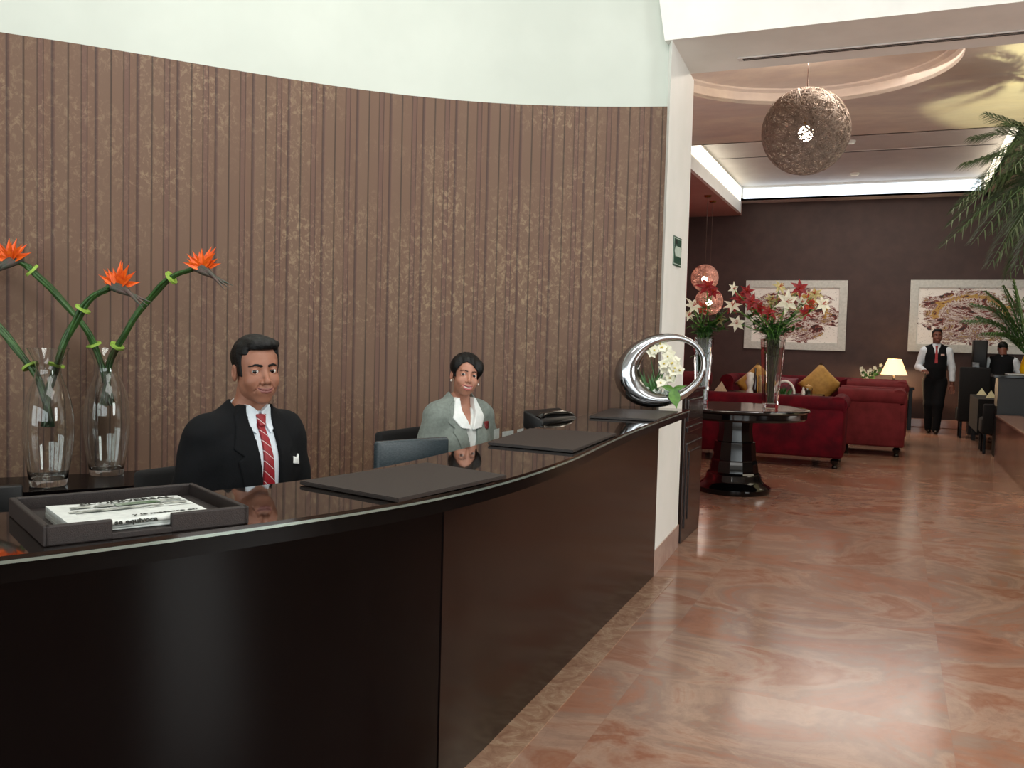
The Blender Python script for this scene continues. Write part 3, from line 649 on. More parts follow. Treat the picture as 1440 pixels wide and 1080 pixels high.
g_ = obj('grass_plant', bm, leaf, None); g_.location = RO; g_.modifiers.new('s', 'SOLIDIFY').thickness = .0008; tag(g_, 'dark green grassy plant in the silver ring planter', 'plant')
bm = BM(); b0 = onpl(946, 549)
for (dx, dy, L, wd, cu) in ((.15, -1, .12, .036, -.05), (-.9, .25, .07, .018, .3), (1, .25, .08, .016, .3), (-.3, -.5, .06, .014, .2)):
    petal(bm, b0-pn*.06+Vector(Up)*.01, Vector(Rt)*dx+Vector(Up)*dy-Vector(Fw)*.25, Vector(Fw)*-1, L, wd, cu, 0, 8, .2)
lv = obj('orchid_leaves', bm, leafl, None); lv.location = RO; lv.modifiers.new('s', 'SOLIDIFY').thickness = .0015; tag(lv, 'broad bright green leaves drooping over the front of the silver ring planter', 'leaves')
# ================================================================== PEOPLE
def headbase(P, fem):
    Q = P.copy(); Q[:, 0] = np.abs(Q[:, 0]); j = .9 if fem else 1
    d = ell(Q, (0, -.014, .036), (.074*(.97 if fem else 1), .094, .078))
    d = smin(d, ell(Q, (0, .022, -.030), (.060*j, .068, .082)), .03)
    d = smin(d, ell(Q, (.032*j, .010, -.064), (.022*j, .042, .028)), .03)
    d = smin(d, ell(Q, (0, .062 if not fem else .06, -.100 if not fem else -.096), (.024*j, .018, .017)), .03)
    return Q, d
def headfn(fem, opn, h=.002):
    def f(P):
        Q, d = headbase(P, fem)
        d = smin(d, ell(Q, (.037, .056, -.036), (.022, .022, .021)), .02)
        d = smin(d, cone(Q, (0, .074, .022), (.036, .064, .025), .009, .007), .014)
        d = smin(d, ell(Q, (0, .074, -.066), (.030, .020, .020)), .02)
        d = smax(d, -ell(Q, (.031, .094, .001), (.021, .020, .012)), .014)
        d = smin(d, sph(Q, (.0315, .0655, 0), .0150), .004)
        d = smin(d, cone(Q, (0, .076, .010), (0, .103, -.030), .0055, .0090 if not fem else .0075), .012)
        d = smin(d, sph(Q, (0, .1035, -.0335), .0105 if not fem else .0088), .007)
        d = smin(d, sph(Q, (.0135 if not fem else .0115, .0915, -.0375), .0085 if not fem else .007), .006)
        d = smax(d, -sph(Q, (.0068, .1015, -.0465), .0036), .003)
        d = smax(d, -cone(Q, (.019, .090, -.042), (.036, .072, -.070), .0012, .001), .007)
        d = smin(d, chain(Q, [(0, .0935, -.0625), (.014, .0900, -.0612), (.030, .0765, -.0550)], [.0042, .0036, .0014], .003), .004)
        d = smin(d, chain(Q, [(0, .0915, -.0715-opn), (.014, .0875, -.0695-opn*.8), (.028, .0775, -.0572)], [.0052, .0044, .0016], .003), .004)
        d = smax(d, -chain(Q, [(0, .0975, -.0668-opn*.5), (.015, .0935, -.0652-opn*.4), (.0305, .0815, -.0562)], [.0019+opn*.62, .0019+opn*.5, .0012], .001), .0012)
        o_ = ell(Q, (.0315, .083, -.0006), (.0158, .017, .0060 if not fem else .0070))
        d = smax(d, -o_, .0015)
        d = smin(d, ell(Q, (.0765, -.012, -.012), (.0085, .018, .030)), .006)
        d = smax(d, -ell(Q, (.084, -.006, -.008), (.005, .010, .017)), .004)
        d = smin(d, cone(P, (0, -.028, -.05), (0, -.05, -.16), .053 if not fem else .043, .056 if not fem else .045), .03)
        return d
    def m(P):
        X = np.abs(P[:, 0]); q = np.stack([X, 0*X, P[:, 2]], -1); r = np.zeros(len(P), int)
        up = chain(q, [(0, 0, -.0625), (.014, 0, -.0612), (.029, 0, -.0555)], [.0042, .0036, .0012], .003); lo = chain(q, [(0, 0, -.0715-opn), (.014, 0, -.0695-opn*.8), (.027, 0, -.0580)], [.0050, .0042, .0014], .003)
        r[(np.minimum(up, lo) < 0) & (P[:, 1] > .07)] = 1
        w = .0042 if not fem else .0025
        br = np.minimum(cone(q, (.013, 0, .0195), (.032, 0, .0235), w*1.05, w), cone(q, (.032, 0, .0235), (.050, 0, .0165), w, w*.4))
        r[(br < 0) & (P[:, 1] > .03)] = 2
        return r
    return f, m
def hairfn(style):
    fem = style == 'woman'
    def f(P):
        Q, hb = headbase(P, fem); x, y, z = P[:, 0], P[:, 1], P[:, 2]
        wob = .0012*np.sin(x*260+y*40)+.001*np.sin(y*190+z*60)
        if not fem:
            d = np.minimum(ell(P, (0, -.018, .043), (.080, .100, .081)), hb-.0045)
            d = smin(d, ell(P, (-.010, .046, .092), (.054, .040, .022)), .025)+wob*.7
            d = smax(d, -bxs(P, (-.2, .050, -.3), (.2, .3, .073), .004), .008)
            d = smax(d, -bxs(Q, (.035, .032, -.3), (.2, .3, .055), .004), .006)
            d = smax(d, -bxs(P, (-.3, -.004, -.3), (.3, .3, -.022), .004), .004)
            d = smax(d, -bxs(P, (-.3, -.046, -.3), (.3, .3, -.004) if False else (.3, -.0, .012), .003), .004)
            d = smax(d, -(z+.075)*1.0*-1 if False else (-.078-z), .01)
            return d
        d = np.minimum(ell(P, (0, -.022, .044), (.086, .104, .085)), hb-.008)
        d = smin(d, ell(P, (0, -.118, .0), (.045, .035, .045)), .02)+wob
        d = smin(d, ell(P, (-.058, .045, .045), (.026, .036, .045)), .02)
        d = smin(d, ell(P, (.062, .0, .045), (.028, .045, .045)), .02)
        cut = np.maximum(poly2(x, z, [(.067, -.3), (.070, .0), (.060, .036), (.040, .062), (.022, .072), (-.012, .058), (-.040, .030), (-.056, .008), (-.066, -.02), (-.064, -.3)]), .022-y)
        d = smax(d, -cut, .006)
        d = smax(d, -bxs(P, (-.3, -.04, -.3), (.3, .3, -.018), .004), .006)
        return smax(d, -.075-z, .01)
    return f
def handparts(Mh, curl=.35, h=.0028, mir=1):
    def f(P):
        d = smin(cone(P, (0, -.035, 0), (0, .02, 0), .025, .027, (1.12, 1, .8)), ell(P, (0, .045, 0), (.042, .05, .0165)), .02)
        for x, L in ((-.031, .055), (-.011, .070), (.010, .075), (.030, .068)):
            a = np.array((x, .078, 0)); b = a+(x*.12, L*.5, -curl*.018); c = b+(0, L*.32*math.cos(curl), -L*.4*math.sin(curl)); e = c+(0, L*.26*math.cos(curl*1.8), -L*.34*math.sin(curl*1.8))
            d = smin(d, chain(P, [a, b, c, e], [.0095, .0085, .0078, .0066], .003), .004)
        d = smin(d, chain(P, [(.028, .012, -.004), (.052, .038, -.012), (.058, .066, -.018), (.052, .086, -.022)], [.016, .0115, .0095, .008], .004), .008)
        return d
    v, q, m = surf(f, (-.06, -.06, -.075), (.085, .18, .04), h)
    if mir < 0: v = v*np.array([-1, 1, 1]); q = q[:, ::-1]
    v = v@np.array(Mh.to_3x3()).T+np.array(Mh.translation); return v, q, m
def handmat(w, e, roll=0):
    d = (Vector(w)-Vector(e)).normalized(); z = Vector((0, 0, 1)); 
    if abs(d.z) > .85: z = Vector((0, -1, 0))
    x = d.cross(z).normalized(); z = x.cross(d); R = Matrix((x, d, z)).transposed().to_4x4()
    return Matrix.Translation(Vector(w)+d*.02) @ R @ Matrix.Rotation(roll, 4, 'Y')
def stripe_tie():
    t = NT('striped_tie'); s = t.n('ShaderNodeSeparateXYZ'); t.l(t.coord('Object'), s.inputs[0])
    k = t.math('FRACT', t.math('MULTIPLY', t.math('ADD', s.outputs[2], t.math('MULTIPLY', s.outputs[0], -.9)), 28))
    t.set(Base_Color=t.ramp(k, [(0, '8e1420'), (.80, '9c1826'), (.82, 'd8c0c0'), (.88, 'd8c0c0'), (.9, '6e0e18')], 'CONSTANT'), Roughness=.45); return t.m
tiem = stripe_tie()
def person(label, loc, rz, c):
    sz, hz, fem = c['sz'], c['hz'], c.get('fem', 0); bk = c.get('bulk', 1); lean = c.get('lean', 0)
    sw = c.get('sw', .17); arms = c['arms']; legs = c['legs']; hh = c.get('h', .005); ly = lean
    skin = c['skin']
    def L(z): return ly*(z-hz)            # forward shift of the trunk with height
    nb = (0, L(sz)-.012, sz+.0); hc = Vector(c.get('head', (0, L(sz)+.02, sz+.212))); hs_ = c.get('hs', 1)
    def torso(P):
        d = ell(P, (0, 0, hz+.03), (.165*bk, .125*bk, .13))
        d = smin(d, ell(P, (0, L(sz-.33)+.02, sz-.32), ((.165 if not fem else .135)*bk, .13*bk, .18)), .07)
        d = smin(d, ell(P, (0, L(sz-.13)+.01, sz-.13), ((.175 if not fem else .15)*bk, .118*bk, .15)), .07)
        if fem: d = smin(d, ell(np.abs(P)*np.array([1, 0, 0], np.float32)+P*np.array([0, 1, 1], np.float32), (.07, L(sz-.16)+.085, sz-.17), (.06, .05, .06)), .04)
        d = smin(d, cone(P, (-sw, L(sz)-.01, sz-.022), (sw, L(sz)-.01, sz-.022), .055*bk), .06)
        Q = P.copy(); Q[:, 0] = np.abs(Q[:, 0])
        return smin(d, cone(Q, (sw*.75, L(sz)-.015, sz-.01), (.03, L(sz)-.015, sz+.055), .045, .040), .035)
    def neck(P): return cone(P, nb, (hc.x*.6, hc.y-.03*hs_, sz+.13), .056*hs_ if not fem else .046*hs_)
    def armf(P, r=1):
        d = None
        for s, e, w in arms:
            k = chain(P, [s, e, w], [.060*r*bk**.5, .047*r*bk**.5, .033*r], .02); d = k if d is None else smin(d, k, .03)
        return d
    def legf(P, r=1):
        d = None
        for l in legs:
            k = chain(P, l, [.088*r, .062*r, .045*r], .03); d = k if d is None else smin(d, k, .02)
        return d
    allp = np.array([p for a in list(arms)+list(legs) for p in a]+[(-sw-.12, -.2, hz-.15), (sw+.12, .2, sz+.2)])
    lo = allp.min(0)-.13; hi = allp.max(0)+.13
    bodyf = lambda P: smin(smin(smin(torso(P), armf(P), .03), legf(P, .9), .04), neck(P), .03)+.004
    f, m = headfn(fem, c.get('open', 0)); MH = Matrix.Translation(hc) @ Euler(c['hrot'], 'YXZ').to_matrix().to_4x4() @ Matrix.Scale(hs_, 4) if False else Matrix.Translation(hc) @ Matrix.Rotation(c['hrot'][2], 4, 'Z') @ Matrix.Rotation(c['hrot'][0], 4, 'X') @ Matrix.Rotation(c['hrot'][1], 4, 'Y') @ Matrix.Scale(hs_, 4)
    res = c.get('hres', .002)
    parts = [surf(bodyf, lo, hi, hh*1.3), surf(f, (-.1, -.13, -.17), (.1, .135, .135), res, MH, m)]
    for (s, e, w), r_ in zip(arms, c.get('hroll', (0, 0))):
        parts.append(handparts(handmat(w, e, r_), c.get('curl', .35), res*1.4, 1 if s[0] > 0 else -1))
    o = meshof('person', parts, [skin, lipB if fem else lipA, hairm]); o.location = loc; o.rotation_euler = (0, 0, rz); tag(o, label, 'person')
    meshof('hair', [surf(hairfn('woman' if fem else 'man'), (-.12, -.17, -.1), (.12, .11, .15), res*1.1, MH)], [hairm], o)
    for s in (-1, 1):       # eyes
        bm = BM(); ball(bm, (0, 0, 0), .0130, 20, 14, Matrix.Rotation(-PI/2, 4, 'X'))
        gz = Matrix.Rotation(c.get('gaze', 0), 4, 'Z'); g = (gz @ Vector((0, 1, 0)))
        bm.normal_update()
        for fc in bm.faces:
            if fc.calc_center_median().normalized().dot(g) > .80: fc.material_index = 1
        bmesh.ops.transform(bm, matrix=MH @ Matrix.Translation((s*.0315, .0665, 0)), verts=bm.verts); obj('eye', bm, [scler, iris], o, 180)
    if c.get('open'):
        bm = BM(); tube(bm, [MH @ Vector((x, .0865-x*x*14, -.0705+abs(x)*.2)) for x in (-.021, -.011, 0, .011, .021)], .0052*hs_, 8); obj('teeth', bm, teeth, o, 60)
    def gar(name, fn, m, lo_=None, hi_=None, h=None): return meshof(name, [surf(fn, lo if lo_ is None else lo_, hi if hi_ is None else hi_, h or hh)], m if isinstance(m, list) else [m], o)
    def front(fn, poly, side=1):
        return lambda P: np.maximum(np.maximum(fn(P), poly2(P[:, 0]*side, P[:, 2], [(x, sz+z) for x, z in poly])), -(P[:, 1]-L(sz)-.0))
    wr = lambda P: .0022*np.sin(P[:, 2]*55+P[:, 0]*30)*np.sin(P[:, 0]*22+P[:, 1]*35)
    TA = lambda P: smin(torso(P), armf(P, 1.08), .035); TN = lambda P: smin(torso(P), neck(P), .03)
    cutn = lambda P: cone(P, (0, L(sz)-.0, sz+.055 if not fem else sz+.04), (0, L(sz)+.03, sz+.3), .066 if not fem else .062)
    F0 = (-.2, -.02+L(sz)-.02, sz-.55); F1 = (.2, .3, sz+.14)
    kind = c['kind']; wrists = [a[2] for a in arms]; elb = [a[1] for a in arms]
    def cuffcut(P, amt=.02):
        d = None
        for e, w in zip(elb, wrists):
            e_ = np.array(e, float); w_ = np.array(w, float); u_ = (w_-e_)/np.linalg.norm(w_-e_); k = (w_-u_*amt)
            s_ = (P-k)@u_.astype(np.float32); near = np.linalg.norm(P-w_.astype(np.float32), axis=1)-.11; q = np.maximum(-s_, near); d = q if d is None else np.minimum(d, q)
        return d       # negative beyond the cuff
    sh = c['shirt']
    if kind == 'suit':
        V = c['V']; hem = c.get('hem', hz-.06)
        def jack(P):
            d = TA(P)-.015+wr(P); d = smax(d, hem-P[:, 2], .01); d = smax(d, -cutn(P), .006)
            v = np.maximum(poly2(P[:, 0], P[:, 2], [(x, sz+z) for x, z in V]), -(P[:, 1]-L(sz)+.0)); d = smax(d, -v, .003)
            return smax(d, -cuffcut(P, .012), .003)
        gar('jacket', jack, c['suit'])
        for s in (-1, 1):
            pl_ = [(x, z) for x, z in c['lapel'][0 if s > 0 else 1]]
            gar('lapel', front(lambda P: TN(P)-.0225, pl_, s), c['suit'], F0, F1, .0035)
        gar('shirt', lambda P: smax(smax(smin(TA(P)-.006, neck(P)-.004, .02), P[:, 2]-(sz+.062), .003) if not fem else smax(smax(smin(torso(P)-.006, neck(P)-.004, .02), P[:, 2]-(sz+.02), .003), -np.maximum(poly2(P[:, 0], P[:, 2], [(-.06, sz+.1), (.06, sz+.1), (0, sz-.09)]), -P[:, 1]), .003), hem+.02-P[:, 2], .004), sh, None, None, hh)
        for s in (-1, 1): gar('shirt_collar', front(lambda P: TN(P)-(.0155 if not fem else .0285), c['collar'], s), sh, F0, F1, .003)
        if not fem: gar('collar_band', lambda P: np.maximum(np.maximum(neck(P)-.009, -(P[:, 2]-sz-.03)), P[:, 2]-(sz+.085-(P[:, 1]-L(sz))*.35)), sh, F0, F1, .0035) if False else gar('collar_band', lambda P: np.maximum(np.maximum(neck(P)-.010, sz+.02-P[:, 2]), P[:, 2]-(sz+.078)+(P[:, 1]-L(sz))*.45), sh, (-.12, -.14, sz-.0), (.12, .14, sz+.16), .0035)
        if c.get('tie'):
            t_ = gar('tie', lambda P: np.minimum(front(lambda P: TN(P)-.015, [(-.011, .02), (.011, .02), (.034, -.36), (0, -.40), (-.034, -.36)])(P), front(lambda P: TN(P)-.024, [(-.019, .052), (.019, .052), (.011, .012), (-.011, .012)])(P)), tiem, F0, F1, .003)
        for nm, pl_, m_, of in c.get('extra', ()): gar(nm, front(lambda P: TN(P)-of, pl_), m_, F0, F1, .003)
    else:
        gar('shirt', lambda P: smax(smax(smin(TA(P)-.008+wr(P), neck(P)-.004, .02), P[:, 2]-(sz+.06), .003), hz-.02-P[:, 2], .004) , sh)
        def vest(P):
            d = torso(P)-.017; d = smax(d, hz-.07-P[:, 2], .01); d = smax(d, -cutn(P), .005); d = smax(d, -(armf(P, 1.0)-.016), .01)
            v = np.maximum(poly2(P[:, 0], P[:, 2], [(-.062, sz+.14), (.062, sz+.14), (0, sz-.20)]), -(P[:, 1]-L(sz))); return smax(d, -v, .003)
        gar('vest', vest, suit)
        for s in (-1, 1): gar('shirt_collar', front(lambda P: TN(P)-.015, c['collar'], s), sh, F0, F1, .004)
        gar('collar_band', lambda P: np.maximum(np.maximum(neck(P)-.012, sz+.03-P[:, 2]), P[:, 2]-(sz+.09)), sh, (-.12, -.14, sz-.0), (.12, .14, sz+.16), .004)
        if c.get('tie'): gar('tie', lambda P: np.minimum(front(lambda P: TN(P)-.017, [(-.014, .02), (.014, .02), (.03, -.25), (-.03, -.25)])(P), front(lambda P: TN(P)-.026, [(-.022, .052), (.022, .052), (.014, .01), (-.014, .01)])(P)), c['tie'], F0, F1, .004)
        for nm, pl_, m_, of in c.get('extra', ()): gar(nm, front(lambda P: TN(P)-of, pl_), m_, F0, F1, .004)
    gar('trousers', lambda P: smax(smax(smin(legf(P, c.get('lr', 1.1)), ell(P, (0, 0, hz+.02), (.17*bk, .13*bk, .13)), .04)-.008, .03-P[:, 2], .004), P[:, 2]-(hz+.1), .01), c.get('trouser', suit), None, None, hh*1.4)
    for l in legs:
        a = l[2]; gar('shoe', lambda P: smin(ell(P, (a[0], a[1]+.06, .045), (.046, .13, .042)), cone(P, (a[0], a[1], .05), (a[0], a[1], .1), .042), .03), blackgloss, (a[0]-.08, a[1]-.12, -.01), (a[0]+.08, a[1]+.24, .16), .006)
    return o, MH
suitV = [(-.058, .13), (.058, .13), (.050, .02), (.012, -.44), (-.045, -.44), (-.05, .02)]
lap = [(.052, .085), (.085, .05), (.118, -.06), (.088, -.085), (.108, -.10), (.085, -.22), (.018, -.43), (.008, -.43), (.044, .0)]
lap2 = [(.052, .085), (.085, .05), (.118, -.06), (.088, -.085), (.108, -.10), (.095, -.22), (.052, -.43), (.042, -.43), (.046, .0)]
seatL = [((.09, .0, .53), (.11, .42, .53), (.11, .40, .09)), ((-.09, .0, .53), (-.11, .42, .53), (-.11, .44, .09))]
mp_ = atd(361, 519, 3.05); toc = math.atan2(-mp_.y, -mp_.x); taz = toc+math.radians(34)
face = lambda az: az-PI/2
def headat(rootxy, az, target, sz, dy): return None
rz = face(taz); lean = .10; rzm = rz
# root so that the head centre falls on mp_
def rootfor(p, rz, hy):
    d = Matrix.Rotation(rz, 3, 'Z') @ Vector((0, hy, 0)); return Vector((p.x-d.x, p.y-d.y, 0))
szm = mp_.z-.205; hy = lean*(szm-.55)+.045
person('man in black suit, white shirt and red striped tie seated behind the counter, smiling', rootfor(mp_, rz, hy), rz, dict(
    sz=szm, hz=.55, lean=lean, bulk=1.0, sw=.135, head=(0, hy, szm+.205), hs=.97, hrot=(-.06, .05, -math.radians(14)), gaze=-.33, skin=skinA, kind='suit', suit=suit, shirt=shirt, V=suitV, tie=1,
    lapel=(lap, lap2), collar=[(.004, .058), (.040, .085), (.054, .068), (.046, .0), (.028, -.014)], h=.005,
    arms=[((.155, .04, szm-.035), (.222, .03, .80), (.19, .28, .79)), ((-.155, .04, szm-.035), (-.205, .06, .81), (-.14, .31, .79))], legs=seatL,
    extra=[('pocket_square', [(-.155, -.135), (-.108, -.125), (-.118, -.100), (-.138, -.11), (-.150, -.095)], blouse, .022)]))
wp = atd(655, 526, 4.6); toc = math.atan2(-wp.y, -wp.x); taz = toc+math.radians(33); rz = face(taz)
szw = wp.z-.195; hy = .1*(szw-.55)+.045
ow, MHw = person('woman in grey suit jacket with white open collar seated behind the counter, smiling', rootfor(wp, rz, hy), rz, dict(
    sz=szw, hz=.55, lean=.10, bulk=.88, sw=.118, fem=1, head=(0, hy, szw+.190), hs=.93, hrot=(.03, -.14, -math.radians(19)), gaze=-.25, open=.009, skin=skinB, kind='suit', suit=greysuit, shirt=blouse, V=[(-.062, .12), (.062, .12), (.05, -.02), (.004, -.30), (-.018, -.30), (-.05, -.02)],
    lapel=([(.05, .07), (.10, .03), (.118, -.05), (.09, -.08), (.105, -.10), (.07, -.2), (.008, -.31), (-.002, -.30), (.046, -.02)],)*2,
    collar=[(.003, -.088), (.040, .0), (.044, .075), (.062, .068), (.096, -.03), (.062, -.078)], h=.0045, trouser=greysuit,
    arms=[((.132, .04, szw-.03), (.20, .03, .80), (.13, .26, .775)), ((-.132, .04, szw-.03), (-.20, .05, .80), (-.08, .27, .775))], legs=seatL,
    extra=[('name_badge', [(-.135, -.088), (-.093, -.088), (-.093, -.052), (-.135, -.052)], pm('badge_red', '8a1c22', '5a1014', .3, 60), .026)]))
for s in (1, -1):
    bm = BM(); ball(bm, MHw @ Vector((s*.078, .004, -.042)), .006, 10, 8); obj('earring', bm, pm('pearl', 'f0ece4', 'e4ded4', .2, 20), ow, 60)
rw_ = ow.location; office_chair('black office chair with square back behind the woman in grey, left of her', (rw_.x-.05, rw_.y-.02, 0), rz+.45, .44, .94, .32)
mr = rootfor(mp_, rzm, .1*(szm-.55)+.045); office_chair('black office chair the suited man sits on, its back showing left of him', (mr.x, mr.y, 0), rzm+.12, .44, .95, .38)
# waiters
wpos = Vector((.70, 17.0, 0)); S_ = 1.46
person('person in black vest, white shirt and dark red tie walking by the far wall', wpos, PI, dict(
    sz=S_, hz=.93, lean=.0, bulk=.98, sw=.16, head=(0, .03, S_+.225), hs=1.05, hrot=(0, 0, .1), skin=skinC, kind='vest', shirt=shirt, tie=redp,
    collar=[(.004, .055), (.05, .09), (.066, .07), (.05, -.0), (.03, -.01)], h=.008, hres=.0035, lr=1.32,
    arms=[((.19, .0, S_-.04), (.27, -.04, S_-.32), (.19, .20, S_-.37)), ((-.19, 0, S_-.04), (-.26, -.02, S_-.33), (-.27, .04, S_-.60))], hroll=(0, 0),
    legs=[((.08, 0, .88), (.075, .05, .5), (.06, -.02, .09)), ((-.08, 0, .88), (-.06, .12, .5), (-.045, .14, .09))],
    extra=[('name_badge', [(-.125, -.115), (-.068, -.115), (-.068, -.085), (-.125, -.085)], pm('badge_pink', 'd8b8b0', 'c8a09a', .3, 60), .026)]))
w2 = atd(1409, 500, 15.1)
person('person in black vest and white shirt with back turned behind the dark bar', Vector((w2.x, w2.y, 0)), -.12, dict(
    sz=1.31, hz=.86, lean=.28, bulk=1.0, sw=.16, head=(0, .22, 1.49), hs=1.0, hrot=(-.55, 0, .15), skin=skinC, kind='vest', shirt=shirt,
    collar=[(.004, .055), (.05, .09), (.066, .07), (.05, -.0), (.03, -.01)], h=.008, hres=.004, lr=1.15,
    arms=[((.19, .12, 1.27), (.30, .16, 1.02), (.22, .38, 1.0)), ((-.19, .12, 1.27), (-.32, .16, 1.02), (-.22, .38, 1.0))],
    legs=[((.09, 0, .82), (.09, .02, .45), (.09, 0, .09)), ((-.09, 0, .82), (-.09, .02, .45), (-.09, 0, .09))]))
# ================================================================== LOUNGE
# cabinet behind the pillar
cb = empty('side_cabinet', (-1.5, 6.63, 0), 0, 'tall narrow dark panelled wood cabinet standing behind the white pillar', 'cabinet')
obj('carcass', bx(-.2, .16, -.33, .31, 0, 1.09, .006), darkp, cb); obj('top', bx(-.22, .175, -.345, .325, 1.09, 1.12, .006), darkp, cb)
for z0, z1 in ((.1, .72), (.80, .84)):
    bm = BM(); box(bm, .158, .170, -.27, .27, z0, z1, .004)
    if z1-z0 > .1: box(bm, .168, .178, -.21, .21, z0+.06, z1-.06, .006)
    obj('raised_panel', bm, darkp, cb)
obj('drawer_front', bx(.158, .17, -.27, .27, .88, 1.04, .005), darkp, cb)
# round table
tc = Vector((-1.39, 8.88, 0))
rt = empty('round_table', tc, 0, 'round black lacquered pedestal table with bouquets in tall glass vases', 'table')
obj('table_top', lathe(BM(), [(0, .73), (.60, .73), (.66, .735), (.675, .755), (.675, .80), (.69, .81), (.70, .82), (.69, .832), (.66, .838), (0, .838)], 72, cap=False), blackgloss, rt, 30)
obj('wood_inlay', lathe(BM(), [(0, .8382), (.60, .8382), (.60, .8386), (0, .8386)], 72, cap=False), pm('walnut_top', '5a3226', '43241c', .08, 5, stretch=(1, .2, 1)), rt, 30)
obj('pedestal', lathe(BM(), [(0, .728), (.17, .728), (.165, .60), (.18, .50), (.20, .495), (.20, .475), (.215, .32), (.225, .30), (.24, .2), (.25, .185)], 12, cap=False), blackgloss, rt, 20)
obj('base', lathe(BM(), [(.25, .185), (.262, .17), (.27, .13), (.30, .09), (.345, .065), (.362, .05), (.362, .025), (.35, 0), (0, 0)], 56, cap=False), blackgloss, rt, 40)
water = glassm('water_green', 'e4efdc', 0, 1.33)
def square_vase(lab, base, hb, ht, H_, rz):
    o = empty('tall_vase', base, rz, lab, 'vase', 'tall square glass vases on the round table')
    def ringsq(h, z, r=.14): return [(h*s1*(1-k1*r), h*s2*(1-k2*r), z) for s1, s2, k1, k2 in ((1, -1, 0, 1), (1, 1, 0, 1), (1, 1, 1, 0), (-1, 1, 1, 0), (-1, 1, 0, 1), (-1, -1, 0, 1), (-1, -1, 1, 0), (1, -1, 1, 0))]
    bm = BM(); L = [ringsq(hb, 0), ringsq(ht, H_), ringsq(ht-.007, H_), ringsq(hb-.006, .045)]
    vs = [[bm.verts.new(p) for p in r] for r in L]
    for a, b in zip(vs, vs[1:]):
        for i in range(8): bm.faces.new((a[i], a[(i+1) % 8], b[(i+1) % 8], b[i]))
    bm.faces.new(vs[0]); bm.faces.new(vs[-1]); obj('vase_body', bm, glass, o, 20)
    return o
VA = atz(1083, 574, .84); VB = atz(986, 568, .84)
dA = fwd(VA); dB = fwd(VB)
hA = atd(1085, 477, dA).z-.84
square_vase('tall tapered square glass vase on the right side of the round table', VA, .062, .100, hA, .35)
square_vase('tall tapered square glass vase on the left side of the round table', VB, .062, .100, hA, .2)
def lily(lab, V, dd, hx, hy, col, seed, sz=1, grp=''):
    r_ = random.Random(seed); base = V+Vector((r_.uniform(-.03, .03), r_.uniform(-.03, .03), .05)); head = atd(hx, hy, dd+r_.uniform(-.12, .1))-base
    neck_ = Vector((V.x-base.x+r_.uniform(-.05, .05), V.y-base.y+r_.uniform(-.05, .05), hA-.05))
    o = empty('lily_stem', base, 0, lab, 'flower', grp)
    S = spline([Vector((0, 0, 0)), neck_, neck_.lerp(head, .55)+Vector((0, 0, .02)), head], 6)
    obj('stem', tube(BM(), S, .0045, 6), pm('fresh_stem', '6a9a44', '558436', .4, 30), o, 60)
    bm = BM()
    for k in range(14):
        t_ = r_.uniform(.25, .93); c_ = S[int(t_*(len(S)-1))]; a = r_.uniform(0, 6.28); petal(bm, c_, Vector((math.cos(a), math.sin(a), r_.uniform(-.1, .9))), (0, 0, 1), r_.uniform(.06, .13), r_.uniform(.009, .016), .3, 0, 4)
    lf = obj('leaves', bm, leaf if seed % 3 else leafl, o); lf.modifiers.new('s', 'SOLIDIFY').thickness = .001
    fd = (Vector(Fw)*-1+Vector((r_.uniform(-.7, .7), 0, r_.uniform(-.1, .8)))).normalized(); s1 = fd.cross(Vector((0, 0, 1))).normalized(); s2 = s1.cross(fd); bm = BM()
    m = {'w': whitep, 'r': redp, 'o': orangep, 'c': pm('cream_petal', 'd8cc98', 'b8b070', .5, 30)}[col]
    for j in range(6):
        a = 2*PI*j/6+seed; petal(bm, head, s1*math.cos(a)+s2*math.sin(a)+fd*.35, fd, .085*sz*r_.uniform(.9, 1.1), .021*sz, .35, 0, 5, .3)
    fl = obj('petals', bm, m, o); fl.modifiers.new('s', 'SOLIDIFY').thickness = .0012
    bm = BM()
    for j in range(5):
        a = 2*PI*j/5; tube(bm, [head, head+(fd+s1*math.cos(a)*.3+s2*math.sin(a)*.3)*.055*sz], [.0015, .003], 5)
    obj('stamens', bm, orangep if col != 'o' else leafl, o)
cn = {'w': 'white', 'r': 'deep red', 'o': 'orange red', 'c': 'cream'}
FA = [(1040, 420, 'r', 1.1), (1056, 424, 'r', 1.2), (1066, 434, 'r', 1.1), (1080, 440, 'r', 1.1), (1050, 410, 'r', .9), (1030, 431, 'w', 1.1), (1036, 455, 'w', 1.1), (1031, 406, 'w', .8), (1106, 424, 'w', 1.5), (1124, 406, 'r', 1.2), (1136, 428, 'o', 1.2), (1131, 440, 'r', .9), (1156, 428, 'w', 1.2), (1128, 425, 'w', .8), (1096, 404, 'c', 1), (1146, 414, 'c', 1), (1084, 422, 'c', .9)]
for i, (x, y, c_, s_) in enumerate(FA): lily('%s lily in the bouquet of the right vase on the round table' % cn[c_], VA, dA, x, y, c_, i+1, s_, '%s lilies in the right vase' % cn[c_])
FB = [(994, 404, 'r', 1.3), (1002, 412, 'r', 1), (974, 431, 'w', 1.2), (988, 433, 'o', 1), (1028, 432, 'r', 1), (968, 444, 'w', .9), (1012, 450, 'c', .8)]
for i, (x, y, c_, s_) in enumerate(FB): lily('%s lily in the bouquet of the left vase on the round table' % cn[c_], VB, dB, x, y, c_, i+41, s_, '%s lilies in the left vase' % cn[c_])
